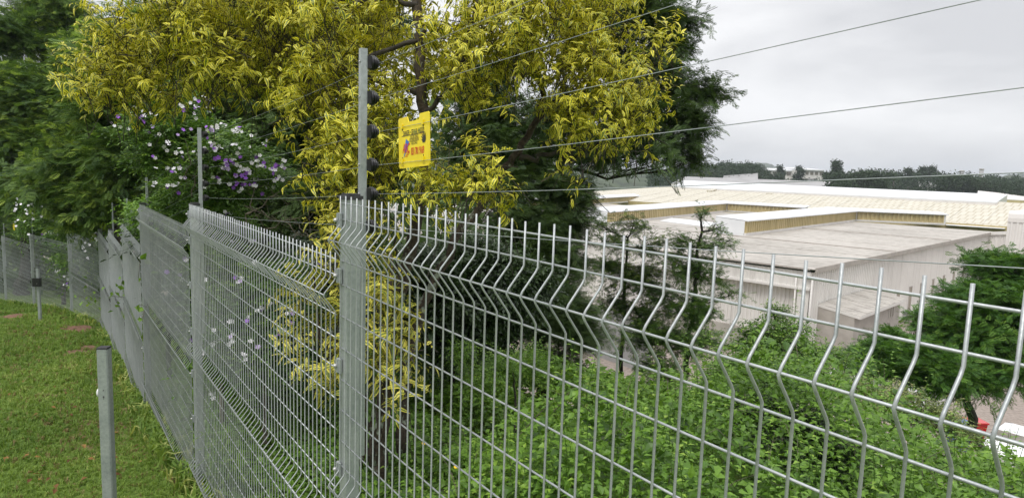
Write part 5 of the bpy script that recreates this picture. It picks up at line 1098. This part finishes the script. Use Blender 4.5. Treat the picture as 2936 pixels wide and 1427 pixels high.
FT = [(1990, 480, 250, 110, 'round', 'distant rounded tree at the left end of the skyline, behind the drooping wattle'), (2081, 454, 300, 90, 'round', 'tallest rounded tree of the left skyline clump'), (2125, 468, 300, 70, 'round', 'rounded tree just right of the tallest in the left clump'), (2160, 461, 290, 70, 'round', 'rounded tree at the right end of the left skyline clump'),
      (2040, 476, 280, 80, 'round', 'rounded tree left of the tallest in the left clump'), (2195, 483, 270, 70, 'round', 'dark tree touching the left side of the distant white warehouses'),
      (2235, 476, 300, 34, 'pine', 'thin layered pine in front of the left distant warehouse'), (2290, 478, 300, 44, 'pine', 'thin layered pine between the two distant warehouses'), (2385, 463, 230, 70, 'pine', 'dark layered pine right of the distant white warehouses'), (2464, 471, 190, 110, 'flat', 'flat domed umbrella-shaped tree on the skyline'),
      (2440, 495, 185, 90, 'round', 'dark tree below left of the domed tree'), (2500, 494, 190, 80, 'round', 'dark tree below right of the domed tree'), (2560, 492, 240, 70, 'round', 'bluish tree left of the pale house'), (2600, 484, 250, 60, 'pine', 'open-crowned tree poking above the skyline, left one'), (2635, 480, 260, 60, 'pine', 'open-crowned tree poking above the skyline, middle one'), (2675, 478, 260, 60, 'pine', 'open-crowned tree poking above the skyline, right one'),
      (2700, 494, 200, 60, 'round', 'ragged dark tree above the pale house'), (2735, 490, 200, 60, 'round', 'ragged dark tree right of the pale house'), (2775, 498, 200, 70, 'round', 'ragged dark tree below the shorter chimney'), (2820, 503, 195, 70, 'round', 'ragged dark tree below the taller chimney'), (2865, 508, 195, 80, 'round', 'ragged dark tree left of the right frame edge'), (2915, 512, 190, 80, 'round', 'ragged dark tree at the right frame edge'), (2600, 520, 210, 90, 'round', 'low dark tree left of the pale house'), (2760, 530, 180, 120, 'round', 'low dark tree behind the white ridge roof')]
for px, yt_, d, w_, k_, lab in FT: fartree(px, yt_, yt_+50, d, w_*1.45, k_, lab)
for px, yt_, d, w_, lab in ((2010, 484, 245, 80, 'yellowish green tree behind the left end of the grey roof'), (2045, 482, 250, 90, 'second yellowish green tree behind the grey roof')):
    fartree(px, yt_, yt_+40, d, w_, 'round', lab, M_far2)
def ridge(name, pts, d0, dep, m_, amp, label=None):
    """hill range: skyline pixels at distance d0, falling towards the camera"""
    xs = np.linspace(pts[0][0], pts[-1][0], 160); ys = np.interp(xs, [p_[0] for p_ in pts], [p_[1] for p_ in pts]); V = []
    for k, (x_, y_) in enumerate(zip(xs, ys)):
        t_ = at(x_, y_, d0); bumpz = amp*(.5*math.sin(k*1.7)+.5*math.sin(k*.61+1)+rng.normal()*.5); dirn = np.array([t_[0], t_[1], 0])/np.hypot(t_[0], t_[1])
        for fr, zf in ((-1, 0), (-.5, .45), (-.15, .85), (0, 1), (.5, .8)):
            q = t_+dirn*dep*fr; zz = ZB+(t_[2]+bumpz-ZB)*zf if fr else t_[2]+bumpz; V.append((q[0], q[1], zz+rng.normal()*amp*.3))
    V = np.array(V); n = 160; F = [(5*i+j, 5*i+j+5, 5*i+j+6, 5*i+j+1) for i in range(n-1) for j in range(4)]
    return tag(link(name, rawmesh(name, V, np.array(F), m_, smooth=False)), kind='structure')
M_hill = simple('wooded hillside', (.018, .03, .014), (.06, .085, .035), .06, .95, 0, 0)
ridge('hills', [(1500, 492), (1700, 492), (1900, 490), (2080, 478), (2170, 464), (2220, 474), (2290, 486), (2500, 505), (2850, 512)], 1500, 500, M_hill, 2.0)
ridge('hills', [(2600, 530), (2760, 516), (2860, 505), (2936, 496), (3100, 492)], 1300, 400, M_hill, 1.8)
n = 15000; xs_ = rng.uniform(1860, 3150, n); d_ = rng.uniform(235, 330, n)
tp_ = np.interp(xs_, [1860, 1960, 2020, 2100, 2180, 2230, 2370, 2420, 2500, 2600, 2700, 2800, 2900, 3150], [492, 482, 478, 470, 480, 522, 522, 512, 503, 502, 504, 508, 514, 522])+4*np.sin(xs_*.09)+3*np.sin(xs_*.23+1)+3*np.sin(xs_*.51)
tp_ = tp_+(d_-235)*.0
P = np.array([at(a_, b_, c_) for a_, b_, c_ in zip(xs_, tp_, d_)]); P[:, 2] -= rng.random(n)**1.3*9.0
tag(scatter('far_wood', T_cl, frames(rdir(n), rdir(n), 1.15*(.6+.8*rng.random(n))), P, rng.random(n), M_far), 'continuous dark tree line closing the view beyond the roofs', 'wood', kind='stuff')
ridge('hills', [(-900, 380), (200, 410), (1500, 462), (1900, 490), (2300, 508), (2450, 506), (2600, 504), (2750, 507), (2850, 512), (3000, 520), (3600, 545)], 520, 190, M_hill, 2.2)
# dense far wood behind the left trees
n = 5200; x = rng.uniform(-40, 5, n); y = rng.uniform(24, 40, n); zz = ground(x, y)+rng.uniform(-1, 11.5, n)*np.clip(1-.25*np.sin(x*.8), .6, 1.2)
P = np.stack([x, y, zz], 1); px, py, z_ = proj(P); k = (px < 1350) & (py > 60+.12*np.maximum(0, 400-px)); P = P[k]
tag(scatter('far_wood', T_cl, frames(rdir(len(P)), rdir(len(P)), .9*(.6+.8*rng.random(len(P)))), P, rng.random(len(P)), M_featd), 'dark mass of trees closing the view behind the left wattles', 'wood', kind='stuff')

# ------------------------------------------------------------------ haze
HAZE = 0.0003
if HAZE:
    mb = MB(); mb.hexa([(-3300, -60, -14), (3300, -60, -14), (3300, 3300, -14), (-3300, 3300, -14), (-3300, -60, 70), (3300, -60, 70), (3300, 3300, 70), (-3300, 3300, 70)])
    m, t, o = mat('haze air'); vp = t.nodes.new('ShaderNodeVolumePrincipled'); vp.inputs['Color'].default_value = (.86, .92, 1, 1); vp.inputs['Density'].default_value = HAZE; t.links.new(vp.outputs[0], o.inputs['Volume'])
    # the ground sheet reaches beyond; keep the box round what is seen
    hz_ = mb.build('haze', m); tag(hz_, kind='stuff')
